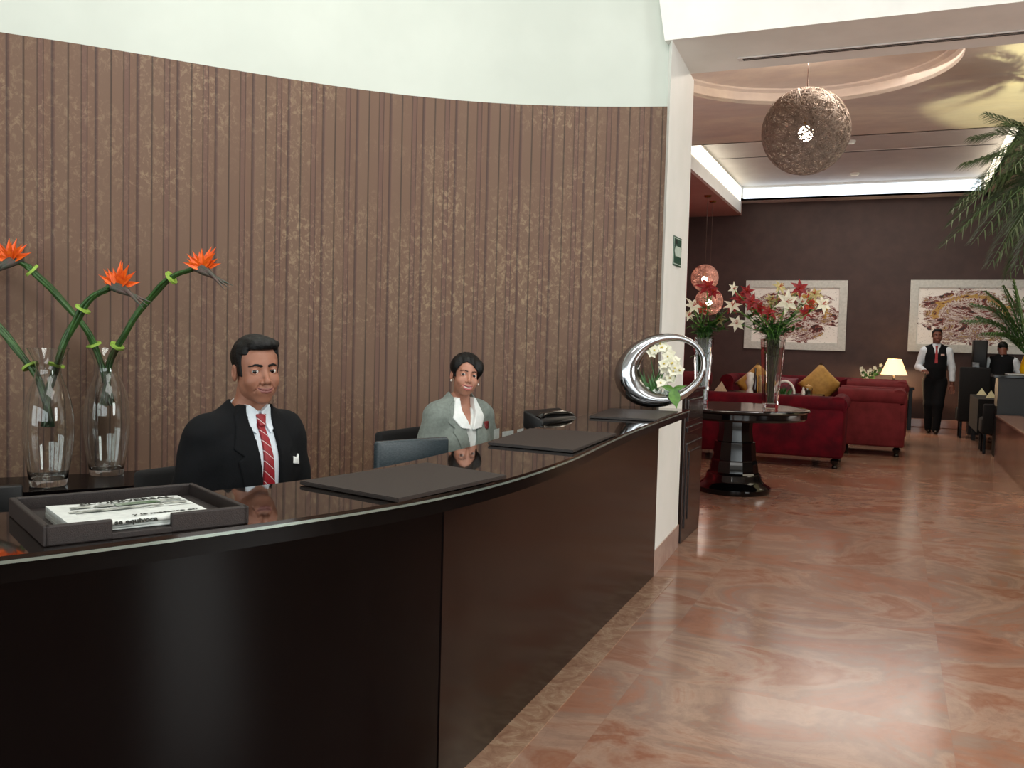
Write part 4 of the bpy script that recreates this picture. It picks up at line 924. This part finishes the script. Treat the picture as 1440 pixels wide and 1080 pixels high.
for lab, V, dd, pts in (('dense dark green foliage filling the left bouquet on the round table', VB, dB, [(970, 455), (985, 450), (1000, 452), (1015, 448), (1025, 462), (1018, 435), (1035, 445), (978, 468)]), ('dark green foliage filling the right bouquet on the round table', VA, dA, [(1055, 450), (1070, 455), (1085, 452), (1100, 450), (1115, 448), (1128, 460), (1065, 465), (1108, 462), (1120, 440), (1050, 440)])):
    bm = BM(); r_ = random.Random(9)
    for (x, y) in pts:
        h_ = atd(x, y, dd+r_.uniform(-.1, .1))-V; S = spline([Vector((0, 0, .05)), Vector((h_.x*.15, h_.y*.15, hA)), h_], 6); tube(bm, S, .004, 5, 1)
        for k in range(26):
            t_ = r_.uniform(.5, 1); c_ = S[int(t_*(len(S)-1))]; a = r_.uniform(0, 6.28); petal(bm, c_, Vector((math.cos(a), math.sin(a), r_.uniform(-.2, 1))), (0, 0, 1), r_.uniform(.05, .11), r_.uniform(.012, .024), .3, 0, 4)
        for k in range(8):
            tube(bm, [Vector((r_.uniform(-.03, .03), r_.uniform(-.03, .03), .06)), Vector((r_.uniform(-.06, .06), r_.uniform(-.06, .06), hA+.05))], .0035, 5, 1)
    o = obj('foliage', bm, [leaf, stemg], None, None, V); tag(o, lab, 'foliage', kind='stuff')
# seating
def sofa(name, lab, loc, rz, w, d, h, m, cat='sofa', grp=None, cush=2):
    o = empty(name, loc, rz, lab, cat, grp); r = .105; a = .2
    obj('frame', bx(-w/2+.03, w/2-.03, -d/2+.03, d/2-.06, .13, .34, .02), m, o, 50)
    bm = bx(-w/2+.02, w/2-.02, -d/2+.0, -d/2+.2, .13, h-.08, .03); tube(bm, [(-w/2+.02, -d/2+.09, h-r), (w/2-.02, -d/2+.09, h-r)], r, 20); obj('backrest', bm, m, o, 50)
    for s in (-1, 1):
        bm = bx(s*(w/2-.1)-.085, s*(w/2-.1)+.085, -d/2+.05, d/2, .13, h-.08, .03); tube(bm, [(s*(w/2-.09), -d/2+.02, h-r), (s*(w/2-.09), d/2+.01, h-r)], r*1.02, 20)
        ar = obj('armrest', bm, m, o, 50); tube(bm2 := BM(), [(s*(w/2-.09), d/2+.008, h-r), (s*(w/2-.09), d/2+.016, h-r)], r*.8, 20); obj('scroll_front', bm2, m, ar, 50)
    n = cush; cw = (w-.4)/n
    for i in range(n): obj('seat_cushion', bx(-w/2+.2+cw*i+.005, -w/2+.2+cw*(i+1)-.005, -d/2+.18, d/2-.01, .33, .47, .04, seg=3), m, o, 60)
    for sx in (-1, 1):
        for sy in (-1, 1):
            lg = obj('leg', lathe(BM(), [(.03, 0), (.035, .02), (.022, .04), (.045, .075), (.05, .1), (.03, .12), (.045, .14)], 16, (sx*(w/2-.1), sy*(d/2-.09), 0)), blackgloss, o, 40)
    return o
sofa('sofa', 'crimson velvet sofa seen from behind, nearest the round table', (-1.72, 11.52, 0), 0, 2.5, .94, .86, redvelvet)
sofa('sofa', 'crimson velvet sofa facing the camera against the brown wall side with gold cushions', (-1.53, 15.0, 0), PI, 2.0, .92, .96, redvelvet)
sofa('armchair', 'rose red velvet armchair in the foreground row right of the crimson sofa', (-.22, 13.22, 0), PI/2, .88, .84, .90, rosevelvet, 'armchair', 'rose red armchairs', 1)
sofa('armchair', 'rose red velvet armchair farther back, in front of the lit table lamp', (-.18, 14.75, 0), PI/2, .88, .84, .96, rosevelvet, 'armchair', 'rose red armchairs', 1)
sofa('armchair', 'rose red velvet armchair at the left end of the sofa group behind the flower table', (-3.2, 14.6, 0), -PI/2, .88, .84, .97, rosevelvet, 'armchair', 'rose red armchairs', 1)
def cushion(lab, c_, s, rot, m, grp=None):
    bm = BM(); n = 10
    g_ = {}
    for sd in (-1, 1):
        for i in range(n+1):
            for j in range(n+1):
                u_, v_ = -1+2*i/n, -1+2*j/n; th = .28*max(0, (1-u_*u_)*(1-v_*v_))**.5
                if (i in (0, n) or j in (0, n)) and sd == 1: g_[sd, i, j] = g_[-1, i, j]; continue
                k = 1-.06*(1-abs(u_*v_))*0-.05*(u_*u_*(1-v_*v_)*0+0); g_[sd, i, j] = bm.verts.new((u_*s*(1-.06*(1-v_*v_)), sd*th*s, v_*s*(1-.06*(1-u_*u_))))
        for i in range(n):
            for j in range(n): bm.faces.new((g_[sd, i, j], g_[sd, i+1, j], g_[sd, i+1, j+1], g_[sd, i, j+1]))
    return tag(obj('cushion', bm, m, None, 180, c_, rot), lab, 'cushion', grp)
q = aty(1154, 541, 14.75); cushion('gold cushion standing on its corner at the right end of the far crimson sofa', q, .25, (-.25, PI/4, .1), gold, 'gold cushions')
q = aty(1064, 540, 14.75); cushion('gold cushion standing on its corner at the left end of the far crimson sofa', q, .25, (-.25, PI/4, -.1), gold, 'gold cushions')
q = aty(1100, 548, 14.8); cushion('dark red patterned cushion in the middle of the far crimson sofa', q, .22, (-.25, .1, 0), pm('damask_red', '7a1030', '2e060e', .6, 18, .1), None)
# coffee / dining table between the sofas
def table(name, lab, loc, w, d, h, m, rz=0):
    o = empty(name, loc, rz, lab, 'table'); obj('table_top', bx(-w/2, w/2, -d/2, d/2, h-.04, h, .008), m, o)
    for sx in (-1, 1):
        for sy in (-1, 1): obj('leg', bx(sx*(w/2-.06)-.03, sx*(w/2-.06)+.03, sy*(d/2-.06)-.03, sy*(d/2-.06)+.03, 0, h-.04, .004), m, o)
    return o
q1 = atz(1000, 556, .76); q2 = atz(1168, 556, .76)
table('side_table', 'dark wood table between the two crimson sofas carrying small ornaments', (-1.72, 13.2, 0), 1.7, .75, .76, darkwood)
def ontab(x, y, z=.76):
    p = atz(x, y, z); p.y = min(max(p.y, 12.9), 13.5); r = ray(x, y); p = Vector(EYE+r*p.y/r[1]); p.z = z; return p
whitec = pm('white_ceramic', 'e6e4dc', 'd6d4cc', .25, 20); frost = glassm('frosted_glass', 'e8f2f0', .2)
tag(obj('figurine', lathe(BM(), [(0, 0), (.055, 0), (.06, .02), (.03, .07), (.05, .11), (.065, .16), (.05, .21), (.06, .25), (.045, .29), (0, .30)], 20), whitec, None, 60, ontab(1054, 556)), 'white ceramic figurine left of the tall glass vase, on the table between the sofas', 'figurine')
tag(obj('dark_bottle', lathe(BM(), [(0, 0), (.03, 0), (.032, .2), (.012, .27), (.012, .36), (0, .36)], 16), pm('brown_glass', '2a1008', '1a0804', .1, 10), None, 50, ontab(1061, 556)), 'slim dark bottle just right of the white figurine', 'bottle')
tag(obj('frosted_tumbler', lathe(BM(), [(0, 0), (.045, 0), (.055, .26), (.05, .26), (.04, .01), (0, .01)], 20, cap=False), frost, None, 50, ontab(1071, 555)), 'frosted ribbed glass beside the tall vase on the table between the sofas', 'glass')
o = obj('arched_planter', tube(BM(), [(.13*math.cos(a), 0, .02+.17*math.sin(a)) for a in [PI*i/16 for i in range(17)]], .018, 10), whitec, None, 60, ontab(1103, 557)); tag(o, 'white arched planter holding green plant right of the tall glass vase', 'planter')
bm = BM(); r_ = random.Random(4)
for k in range(40): petal(bm, Vector((r_.uniform(-.07, .07), r_.uniform(-.03, .03), 0.0)), Vector((r_.uniform(-.6, .6), r_.uniform(-.6, .6), 1)), (0, 1, 0), r_.uniform(.05, .12), .014, .2)
tag(obj('small_plant', bm, leaf, None, None, ontab(1103, 557)), 'small green plant inside the white arched planter', 'plant')
def napkin(lab, p, s=.09, m=blouse, grp=None):
    bm = BM(); a = [bm.verts.new(v) for v in ((-s, -s*.6, 0), (s, -s*.6, 0), (s*.7, s*.6, 0), (-s*.7, s*.6, 0), (0, 0, s*1.5))]
    for f in ((0, 1, 4), (1, 2, 4), (2, 3, 4), (3, 0, 4)): bm.faces.new([a[i] for i in f])
    bm.faces.new(a[3::-1]); return tag(obj('folded_napkin', bm, m, None, None, p), lab, 'napkin', grp)
napkin('beige folded napkin left of the white figurine on the table between the sofas', ontab(1014, 558), .10, pm('beige_linen', 'c8b49a', 'b8a48a', .8, 40))
jr = empty('candle_jar', ontab(1136, 556), 0, 'small glass jar with dark lid right of the arched planter', 'jar'); obj('jar_body', lathe(BM(), [(0, 0), (.055, 0), (.06, .1), (.055, .1), (.05, .01), (0, .01)], 20, cap=False), glass, jr, 50); obj('lid', lathe(BM(), [(0, .1), (.055, .1), (.055, .13), (.02, .14), (0, .16)], 20, cap=False), gold, jr, 40); obj('candle', lathe(BM(), [(0, .012), (.035, .012), (.035, .07), (0, .07)], 16), whitec, jr, 40)
tag(obj('salt_shaker', lathe(BM(), [(0, 0), (.022, 0), (.028, .05), (.014, .09), (.014, .11), (0, .12)], 14), whitec, None, 50, ontab(1129, 560)), 'small white shaker in front of the glass jar', 'shaker')
# pictures
def painting(lab, x0, x1, z0, z1, seed, fw=.14):
    o = empty('painting', ((x0+x1)/2, 18.15, z0), 0, lab, 'painting', 'framed abstract paintings on the brown wall'); w = (x1-x0)/2; h = z1-z0
    bm = BM()
    for pts in (((-w, 0), (w, 0), (w-fw, fw), (-w+fw, fw)), ((-w, h), (-w+fw, h-fw), (w-fw, h-fw), (w, h)), ((-w, 0), (-w+fw, fw), (-w+fw, h-fw), (-w, h)), ((w, 0), (w, h), (w-fw, h-fw), (w-fw, fw))):
        prism(bm, pts, .003, .05, Matrix(((1, 0, 0, 0), (0, 0, -1, 0), (0, 1, 0, 0), (0, 0, 0, 1))))
    obj('frame', bm, silver, o)
    t = NT('splatter_canvas'); s = t.n('ShaderNodeSeparateXYZ'); v = t.coord('Object'); t.l(v, s.inputs[0])
    off = t.n('ShaderNodeVectorMath', operation='ADD'); t.l(v, off.inputs[0]); off.inputs[1].default_value = (seed*3.1, 0, seed*1.7)
    sw_ = t.n('ShaderNodeMapping'); t.l(off.outputs[0], sw_.inputs['Vector']); sw_.inputs['Rotation'].default_value = (0, .5, 0); sw_.inputs['Scale'].default_value = (.9, 1, 1.7); vv = sw_.outputs[0]
    ex = t.math('DIVIDE', s.outputs[0], w*.88); ez = t.math('DIVIDE', t.math('SUBTRACT', s.outputs[2], h/2), h*.42)
    rad = t.math('ADD', t.math('POWER', t.math('ABSOLUTE', ex), 2.0), t.math('POWER', t.math('ABSOLUTE', ez), 2.0)); edge = t.noise(3, 6, .7, vv, .6)
    r2 = t.math('ADD', rad, t.math('MULTIPLY', t.math('SUBTRACT', edge, .5), 3.2)); mask = t.ramp(r2, [(.80, 'ffffff'), (.86, '000000')])
    nA = t.noise(2.2, 7, .72, vv, 2.2); inner = t.ramp(nA, [(.36, '2a120e'), (.42, '6a2418'), (.46, '7e3426'), (.485, 'dcd6d0'), (.535, '6e281e'), (.575, 'b8aea8'), (.60, 'b08a3c'), (.635, '3a1612'), (.68, 'd8d0ca')], 'CONSTANT')
    nB = t.noise(9, 8, .8, vv, 3); col = t.mix(mask, 'f0eee8', inner)
    spk = t.ramp(nB, [(.385, 'ffffff'), (.40, '000000')]); col = t.mix(t.math('MULTIPLY', spk, .9), col, '2c2422')
    arc = t.math('ABSOLUTE', t.math('SUBTRACT', t.math('ADD', rad, t.math('MULTIPLY', t.math('SUBTRACT', nA, .5), 1.2)), .45)); up_ = t.math('GREATER_THAN', ez, -.1)
    col = t.mix(t.math('MULTIPLY', t.ramp(arc, [(.05, 'ffffff'), (.07, '000000')]), t.math('MULTIPLY', up_, .95)), col, 'b8923e')
    t.set(Base_Color=col, Roughness=.5); t.bump(nB, .2, .005)
    obj('canvas', bx(-w+fw-.01, w-fw+.01, -.022, -.002, fw-.01, h-fw+.01), t.m, o)
painting('framed abstract splatter painting behind the flowers, left one on the brown wall', -2.735, -.835, 1.375, 2.722, 1)
painting('framed abstract splatter painting behind the walking waiter, right one on the brown wall', .258, 2.30, 1.405, 2.728, 2)
# hanging lamps
def sphere_lamp(lab, c_, R_, ztop, nloop, wire, mcol, bulbr, est, grp=None, canopy=True):
    o = empty('pendant_lamp', c_, 0, lab, 'lamp', grp); bm = BM(); r_ = random.Random(int(R_*1000))
    for k in range(nloop):
        n_ = Vector((r_.gauss(0, 1), r_.gauss(0, 1), r_.gauss(0, 1))).normalized(); offs_ = r_.uniform(-.75, .75); rr = math.sqrt(1-offs_**2); a_ = n_.orthogonal().normalized(); b_ = n_.cross(a_); ph_ = r_.uniform(0, 6.28); sp = r_.uniform(2.5, 6)
        pts = []
        for i in range(22):
            t_ = ph_+sp*i/21; p = (n_*(offs_+.10*math.sin(t_*1.7+k))+a_*rr*math.cos(t_)+b_*rr*math.sin(t_)).normalized()*R_; pts.append(p)
        tube(bm, pts, wire*r_.uniform(.6, 1.3), 3, 0, False)
    obj('woven_shade', bm, mcol, o); obj('bulb', ball(BM(), (0, 0, -.02), bulbr, 20, 14), glow('bulb_%d' % int(R_*1000), 'fff0dc', est), o, 180)
    obj('socket', lathe(BM(), [(0, bulbr-.02), (.022, bulbr-.025), (.022, bulbr+.06), (0, bulbr+.07)], 14), brass, o, 40)
    obj('cord', tube(BM(), [(0, 0, bulbr+.05), (0, 0, ztop-c_[2])], .006 if R_ > .3 else .004, 6), pm('cord_brown', '4a3020', '3a2418', .5, 20), o)
    obj('canopy', lathe(BM(), [(0, -.03), (.05, -.03), (.07, 0), (0, 0)], 24, (0, 0, ztop-c_[2])), brass, o, 40); return o
lc = atd(1133, 185, 8.87)
sphere_lamp('large dark woven sphere lamp hanging under the painted ceiling dome', lc, .425, 4.47, 300, .0042, pm('dark_rattan', '8c7c70', '6e6056', .6, 20), .075, 16)
l1 = aty(991, 391, 15.6); l2 = aty(997, 424, 16.2)
pk = pm('copper_mesh', 'b88a7c', '9c7064', .4, 30, 0, .3)
sphere_lamp('small open wire sphere lamp hanging over the corner seats, upper one', l1, .235, 4.015, 170, .0026, pk, .05, 30, 'small wire sphere lamps')
sphere_lamp('small open wire sphere lamp over the corner seats, lower one half hidden by flowers', l2, .25, 4.015, 180, .0026, pk, .05, 30, 'small wire sphere lamps')
# table lamp and side table
lt = aty(1257, 527, 17.35); table('side_table', 'small dark side table behind the armchairs carrying the lit lamp', (lt.x-.05, 17.5, 0), .8, .5, .76, darkwood)
lp = empty('table_lamp', (lt.x, 17.4, .76), 0, 'lit table lamp with cream cone shade beside the waiter', 'lamp')
t = NT('lit_shade'); t.set(Base_Color=t.mix(t.noise(10, 2, .5, t.coord()), 'ffe8c8', 'f8dcb4'), Roughness=.8, Emission_Color='ffcf96', Emission_Strength=1.6); shadem = t.m
z0_ = aty(1257, 527, 17.4).z-.76; z1_ = aty(1257, 505, 17.4).z-.76
obj('lamp_shade', lathe(BM(), [(.225, z0_), (.115, z1_), (.112, z1_), (.222, z0_)], 40, cap=False), shadem, lp, 60)
obj('base', lathe(BM(), [(0, 0), (.07, 0), (.07, .02), (.02, .04), (.035, .09), (.02, .14), (.012, z0_+.05), (0, z0_+.05)], 20), blackgloss, lp, 50)
obj('bulb', ball(BM(), (0, 0, (z0_+z1_)/2), .035, 14, 10), glow('lamp_bulb', 'ffdca8', 25), lp, 180)
bm = BM(); r_ = random.Random(12); fb = Vector((lt.x-.36, 17.45, .76))
fo = empty('flower_arrangement', fb, 0, 'small arrangement of pale flowers left of the table lamp', 'flowers')
obj('pot', lathe(BM(), [(0, 0), (.05, 0), (.07, .1), (.06, .1), (0, .09)], 16), whitec, fo, 50)
bml = BM()
for k in range(26):
    e = Vector((r_.uniform(-.2, .14), r_.uniform(-.1, .1), r_.uniform(.18, .48))); e.z = .18+abs(e.x+.1)*.9+r_.uniform(-.06, .06)
    tube(bml, spline([(0, 0, .08), e*.5+Vector((0, 0, .05)), e], 3), .003, 5); petal(bml, e*.7, e+Vector((.1, 0, -.2)), (0, 1, 0), .09, .02)
    for j in range(5):
        a = 1.256*j; petal(bm, e, Vector((math.cos(a), -.4, math.sin(a))), (0, -1, 0), .035, .014, .1, 0, 3)
obj('blossoms', bm, whitep, fo); obj('leaves', bml, leaf, fo)
# right side: planter wall, palms, bar, chairs
pmar = pm('planter_marble', '7e5a4e', '64463c', .12, 3)
pw = empty('planter_wall', (1.32, 10.7, 0), 0, 'low polished pink marble planter wall at the right edge', 'planter')
obj('wall_block', bx(0, .26, -5.2, 2.72, 0, .57), pmar, pw); obj('cap', bx(-.012, .30, -5.2, 2.74, .57, .6, .004), pm('planter_cap', 'a88476', '927064', .1, 6), pw); obj('end_block', bx(.26, 2.2, 2.5, 2.72, 0, .57), pmar, pw)
obj('soil', bx(.26, 2.2, -5.2, 2.5, .3, .48), pm('soil', '2a1e16', '1a120c', .95, 30, .5), pw)
ls = tag(obj('step_light', bx(-.006, .001, -1.35, -.75, .06, .10, .002), glow('step_glow', 'ffd8a0', 4), pw), None)
def frond(bm, P, L_, wl, r_, droop=.08, n=90):
    S = spline(P, 8); m_ = len(S); tube(bm, S, [.008*(1-.85*i/m_) for i in range(m_)], 5, 1)
    for k in range(n):
        t_ = .14+.86*k/n; i = min(m_-2, int(t_*(m_-1))); c_ = S[i]; d_ = (S[i+1]-S[i]).normalized(); sd = d_.cross(Vector((0, 0, 1))).normalized(); l_ = L_*1.0*math.sin(PI*(.15+.8*t_))**.7
        for s in (-1, 1):
            dv = (d_*1.0+sd*s*.7+Vector((0, 0, -droop+r_.uniform(-.1, .25)))).normalized(); e = c_+dv*l_*r_.uniform(.85, 1.1); u_ = dv.cross(Vector((0, 0, 1))).normalized()*wl
            mid = c_.lerp(e, .45)+Vector((0, 0, .02)); a = [bm.verts.new(v) for v in (c_, mid-u_, e-Vector((0, 0, l_*.18)), mid+u_)]; bm.faces.new(a)
def palm(name, lab, base, crown, fronds, L_, wl, tr_, seed):
    r_ = random.Random(seed); o = empty(name, base, 0, lab, 'palm'); cr0 = crown-base
    if tr_: obj('trunk', tube(BM(), spline([Vector((0, 0, 0)), cr0*.5+Vector((.03, 0, 0)), cr0], 6), [tr_]*12+[tr_*.8], 12), pm('palm_bark', '5a4836', '3e3024', .9, 20, .5), o, 60)
    for (x, y, d, lift) in fronds:
        tip = atd(x, y, d)-base; mid = cr0.lerp(tip, .5)+Vector((0, 0, lift)); bm = BM(); frond(bm, [cr0, mid, tip], L_, wl, r_); f = obj('frond', bm, [pm('palm_green', '42582c', '2a3e1e', .5, 8) if tr_ else pm('fern_green', '5c7c46', '45662f', .5, 8), stemg], o)
        mo = f.modifiers.new('s', 'SOLIDIFY'); mo.thickness = .001
    return o
cr1 = atd(1500, 262, 8.7); palm('palm_tree', 'feathery palm tree rising from the marble planter at the right edge', Vector((1.78, cr1.y, .48)), cr1, [(1320, 350, 8.3, .22), (1334, 300, 8.7, .25), (1388, 378, 8.2, .22), (1350, 233, 8.8, .2), (1362, 196, 9, .25), (1384, 160, 8.9, .15), (1420, 330, 8, .15), (1430, 210, 8.3, .3), (1400, 300, 9.3, .2), (1375, 255, 8.4, .3), (1330, 320, 8.5, .3), (1345, 288, 8.2, .3), (1365, 345, 8.1, .25), (1372, 300, 8.9, .3), (1395, 330, 8.5, .25), (1385, 228, 8.6, .3), (1410, 175, 8.6, .2), (1400, 372, 8.9, .25), (1430, 385, 8.2, .2), (1420, 240, 8.1, .3), (1405, 255, 9, .25), (1415, 395, 8.6, .2), (1350, 325, 9, .25), (1410, 350, 9, .2), (1425, 280, 8.4, .2), (1440, 190, 9, .25), (1500, 130, 8.6, .0), (1620, 150, 8.6, .3), (1640, 300, 8.8, .3), (1560, 400, 8.3, .25), (1600, 360, 9.4, .3), (1470, 420, 9.2, .25)], .29, .0046, .06, 3)
b2 = atd(1446, 520, 12.2); cr2 = atd(1444, 500, 12.2)
palm('fern_plant', 'wispy green fern spray in front of the right painting', Vector((b2.x, b2.y, 1.1)), cr2, [(1352, 452, 12.2, .18), (1364, 428, 12.2, .2), (1380, 470, 12, .12), (1385, 410, 12.3, .15), (1402, 440, 12.1, .1), (1410, 402, 12.2, .1), (1425, 392, 12.3, .05), (1400, 470, 12.1, .08), (1436, 420, 12, .05), (1470, 400, 12.2, .1), (1490, 440, 12.2, .2), (1372, 446, 12.3, .12), (1392, 425, 12, .1)], .24, .009, 0, 6)
vz = atd(1440, 512, 12.2); tag(obj('amber_vase', lathe(BM(), [(0, 0), (.07, 0), (.11, .1), (.09, .22), (.06, .3), (.055, .3), (.085, .22), (.1, .1), (.06, .01), (0, .01)], 24, cap=False), pm('amber_glass', 'd8b010', 'b88a08', .05, 8), None, 60, (b2.x, b2.y, 1.1)), 'yellow vase holding the fern at the right edge', 'vase')
br = empty('bar_counter', (0, 0, 0), 0, 'black lacquered high bar counter in front of the waiter with his back turned', 'counter')
p = atz(1398, 527, 1.13); obj('top', bx(p.x, 4.5, p.y, p.y+.5, 1.09, 1.13, .006), blackgloss, br); obj('body', bx(p.x+.06, 4.4, p.y+.05, p.y+.45, 0, 1.09, .004), blackmat, br)
tag(obj('service_tray', bx(-.2, .2, -.12, .12, 0, .02, .008), pm('steel_tray', 'b0b4b8', '9a9ea2', .3, 20, metal=.6), None, 50, (p.x+.36, p.y+.22, 1.13)), 'pale metal tray on the black bar in front of the waiter', 'tray')
bq = atd(1377, 505, 15.3)
st = empty('service_station', (bq.x, bq.y, 0), 0, 'dark service cabinet under the tall black appliance', 'cabinet'); obj('carcass', bx(-.13, .13, -.2, .2, .02, .95), blackmat, st); obj('top', bx(-.14, .14, -.21, .21, .95, .97, .004), blackgloss, st); obj('plinth', bx(-.12, .12, -.18, .18, 0, .02), blackmat, st)
cm = empty('coffee_machine', (bq.x, bq.y, .97), 0, 'tall black appliance standing left of the waiter with his back turned', 'appliance')
obj('body', bx(-.11, .11, -.15, .15, .15, .66, .02), blackmat, cm, 50); obj('spout_panel', bx(-.12, .0, -.18, -.14, .0, .28, .01), pm('grey_steel', '6a6e72', '50545a', .3, 30, metal=.6), cm, 50); obj('stand', bx(-.13, .13, -.18, .18, 0, .15, .01), blackmat, cm)
def covered_chair(lab, loc, rz, top=1.05, w=.23):
    o = empty('dining_chair', loc, rz, lab, 'chair', 'black upholstered dining chairs')
    obj('backrest', bx(-w, w, -.25, -.17, .28, top, .03), blackcloth, o, 60); obj('seat', bx(-w-.01, w+.01, -.24, .22, .28, .5, .03), blackcloth, o, 60)
    for sx in (-1, 1):
        for sy in (-1, 1): obj('leg', bx(sx*.17-.02, sx*.17+.02, sy*.17-.02, sy*.17+.02, 0, .30, .004), darkwood, o)
covered_chair('black upholstered high-backed chair at the far end of the dark dining table', (1.26, 16.5, 0), 0, 1.18); covered_chair('low-backed black upholstered chair in front of the dark dining table by the planter wall', (1.42, 14.25, 0), 0, .71, .21)
o = table('dining_table', 'dark dining table with folded cream napkins behind the planter wall', (1.62, 15.35, 0), .84, 1.5, .74, blackmat)
obj('tablecloth', bx(-.43, .43, -.76, .76, .24, .746, .01), blackcloth, o)
cl = pm('cream_linen', 'e0dcb8', 'd0cca4', .8, 40)
for (x, y, Y_, lab) in ((1380, 560, 15.9, 'folded cream napkin on the dark dining table, leftmost of three'), (1393, 565, 15.1, 'folded cream napkin on the dark dining table, largest in the middle'), (1406, 571, 14.75, 'folded cream napkin on the dark dining table, rightmost of three')):
    p = aty(x, y, Y_); p.x = max(p.x, 1.32); p.z = .747; napkin(lab, p, .075, cl, 'napkins on the dining table')
# ================================================================== LIGHT
def area(n, loc, tgt, sx, sy, w, col=(1, 1, 1)):
    l = bpy.data.lights.new(n, 'AREA'); l.shape = 'RECTANGLE'; l.size = sx; l.size_y = sy; l.energy = w; l.color = col
    o = bpy.data.objects.new(n, l); C.objects.link(o); o.location = loc; o.rotation_euler = (Vector(tgt)-Vector(loc)).to_track_quat('-Z', 'Y').to_euler()
def pt(n, loc, w, col, r=.05):
    l = bpy.data.lights.new(n, 'POINT'); l.energy = w; l.color = col; l.shadow_soft_size = r
    o = bpy.data.objects.new(n, l); C.objects.link(o); o.location = loc
for x in (-6.6, -2.2, 2.2, 6.5): area('window_daylight', (x, -6.9, 2.05), (x, 0, 1.7), 3.6, 3.0, 125, (.93, 1, .99))
area('jamb_side_fill', (7.3, 3.0, 2.3), (-1.3, 5.0, 1.8), 4, 3, 420, (.95, 1, .98))  # added fill to brighten the white jamb; no window in this wall
l_ = bpy.data.lights.new('palm_uplight', 'SPOT'); l_.energy = 420; l_.spot_size = 1.5; l_.color = (1, 1, .5); l_.shadow_soft_size = .05; o = bpy.data.objects.new('palm_uplight', l_); C.objects.link(o); o.location = (2.2, 9.9, 1.6); o.rotation_euler = (PI-.25, .1, 0)
area('right_ceiling_fill', (2.6, 9.5, .7), (2.2, 9.6, 4), 1.2, 3.5, 70, (1, .93, .84)); area('left_ceiling_fill', (-3.3, 8.6, .9), (-2.6, 9.2, 4), .5, 2, 40, (1, .88, .8)); pt('dome_glow', (-.95, 9.42, 4.33), 30, (1, .84, .7), .08)  # the two areas are added, unseen fills that brighten the lounge ceiling
area('lobby_skylight', (1.2, 1.2, 4.6), (1.0, 1.6, 0), 4.5, 4.5, 210, (1, .99, .95))
area('reception_downlights', (-2.0, 2.8, 4.6), (-3.0, 4.6, 2.2), 2.4, 1.6, 85, (1, .98, .93))
pt('pendant_glow', lc, 110, (1, .82, .62), .05); pt('wire_lamp_glow', l1, 30, (1, .75, .6), .05); pt('wire_lamp_glow', l2, 30, (1, .75, .6), .05)
pt('table_lamp_glow', (lt.x, 17.4, .95), 75, (1, .68, .4), .04)
area('lounge_downlight', (-.6, 15.2, 4.48), (-.6, 15.2, 0), 3, 3.5, 100, (1, .92, .82)); area('lounge_downlight', (1.5, 9.5, 4.2), (1.0, 9.5, 0), 2, 4, 60, (1, .9, .78))
area('floor_bounce_lamp', (-.4, 9.4, 4.36), (-.9, 9.4, 0), .5, .5, 30, (1, .85, .7))
wd = bpy.data.worlds.new('w'); bpy.context.scene.world = wd; wd.use_nodes = True; wd.node_tree.nodes['Background'].inputs[0].default_value = (.8, .9, 1, 1); wd.node_tree.nodes['Background'].inputs[1].default_value = .6
sc = bpy.context.scene; sc.view_settings.view_transform = 'Standard'; sc.view_settings.look = 'None'; sc.view_settings.gamma = 1; sc.view_settings.exposure = 0
sc.cycles.max_bounces = 10; sc.cycles.transmission_bounces = 10; sc.cycles.caustics_reflective = False; sc.cycles.caustics_refractive = False; sc.cycles.use_denoising = True; sc.cycles.sample_clamp_indirect = 8
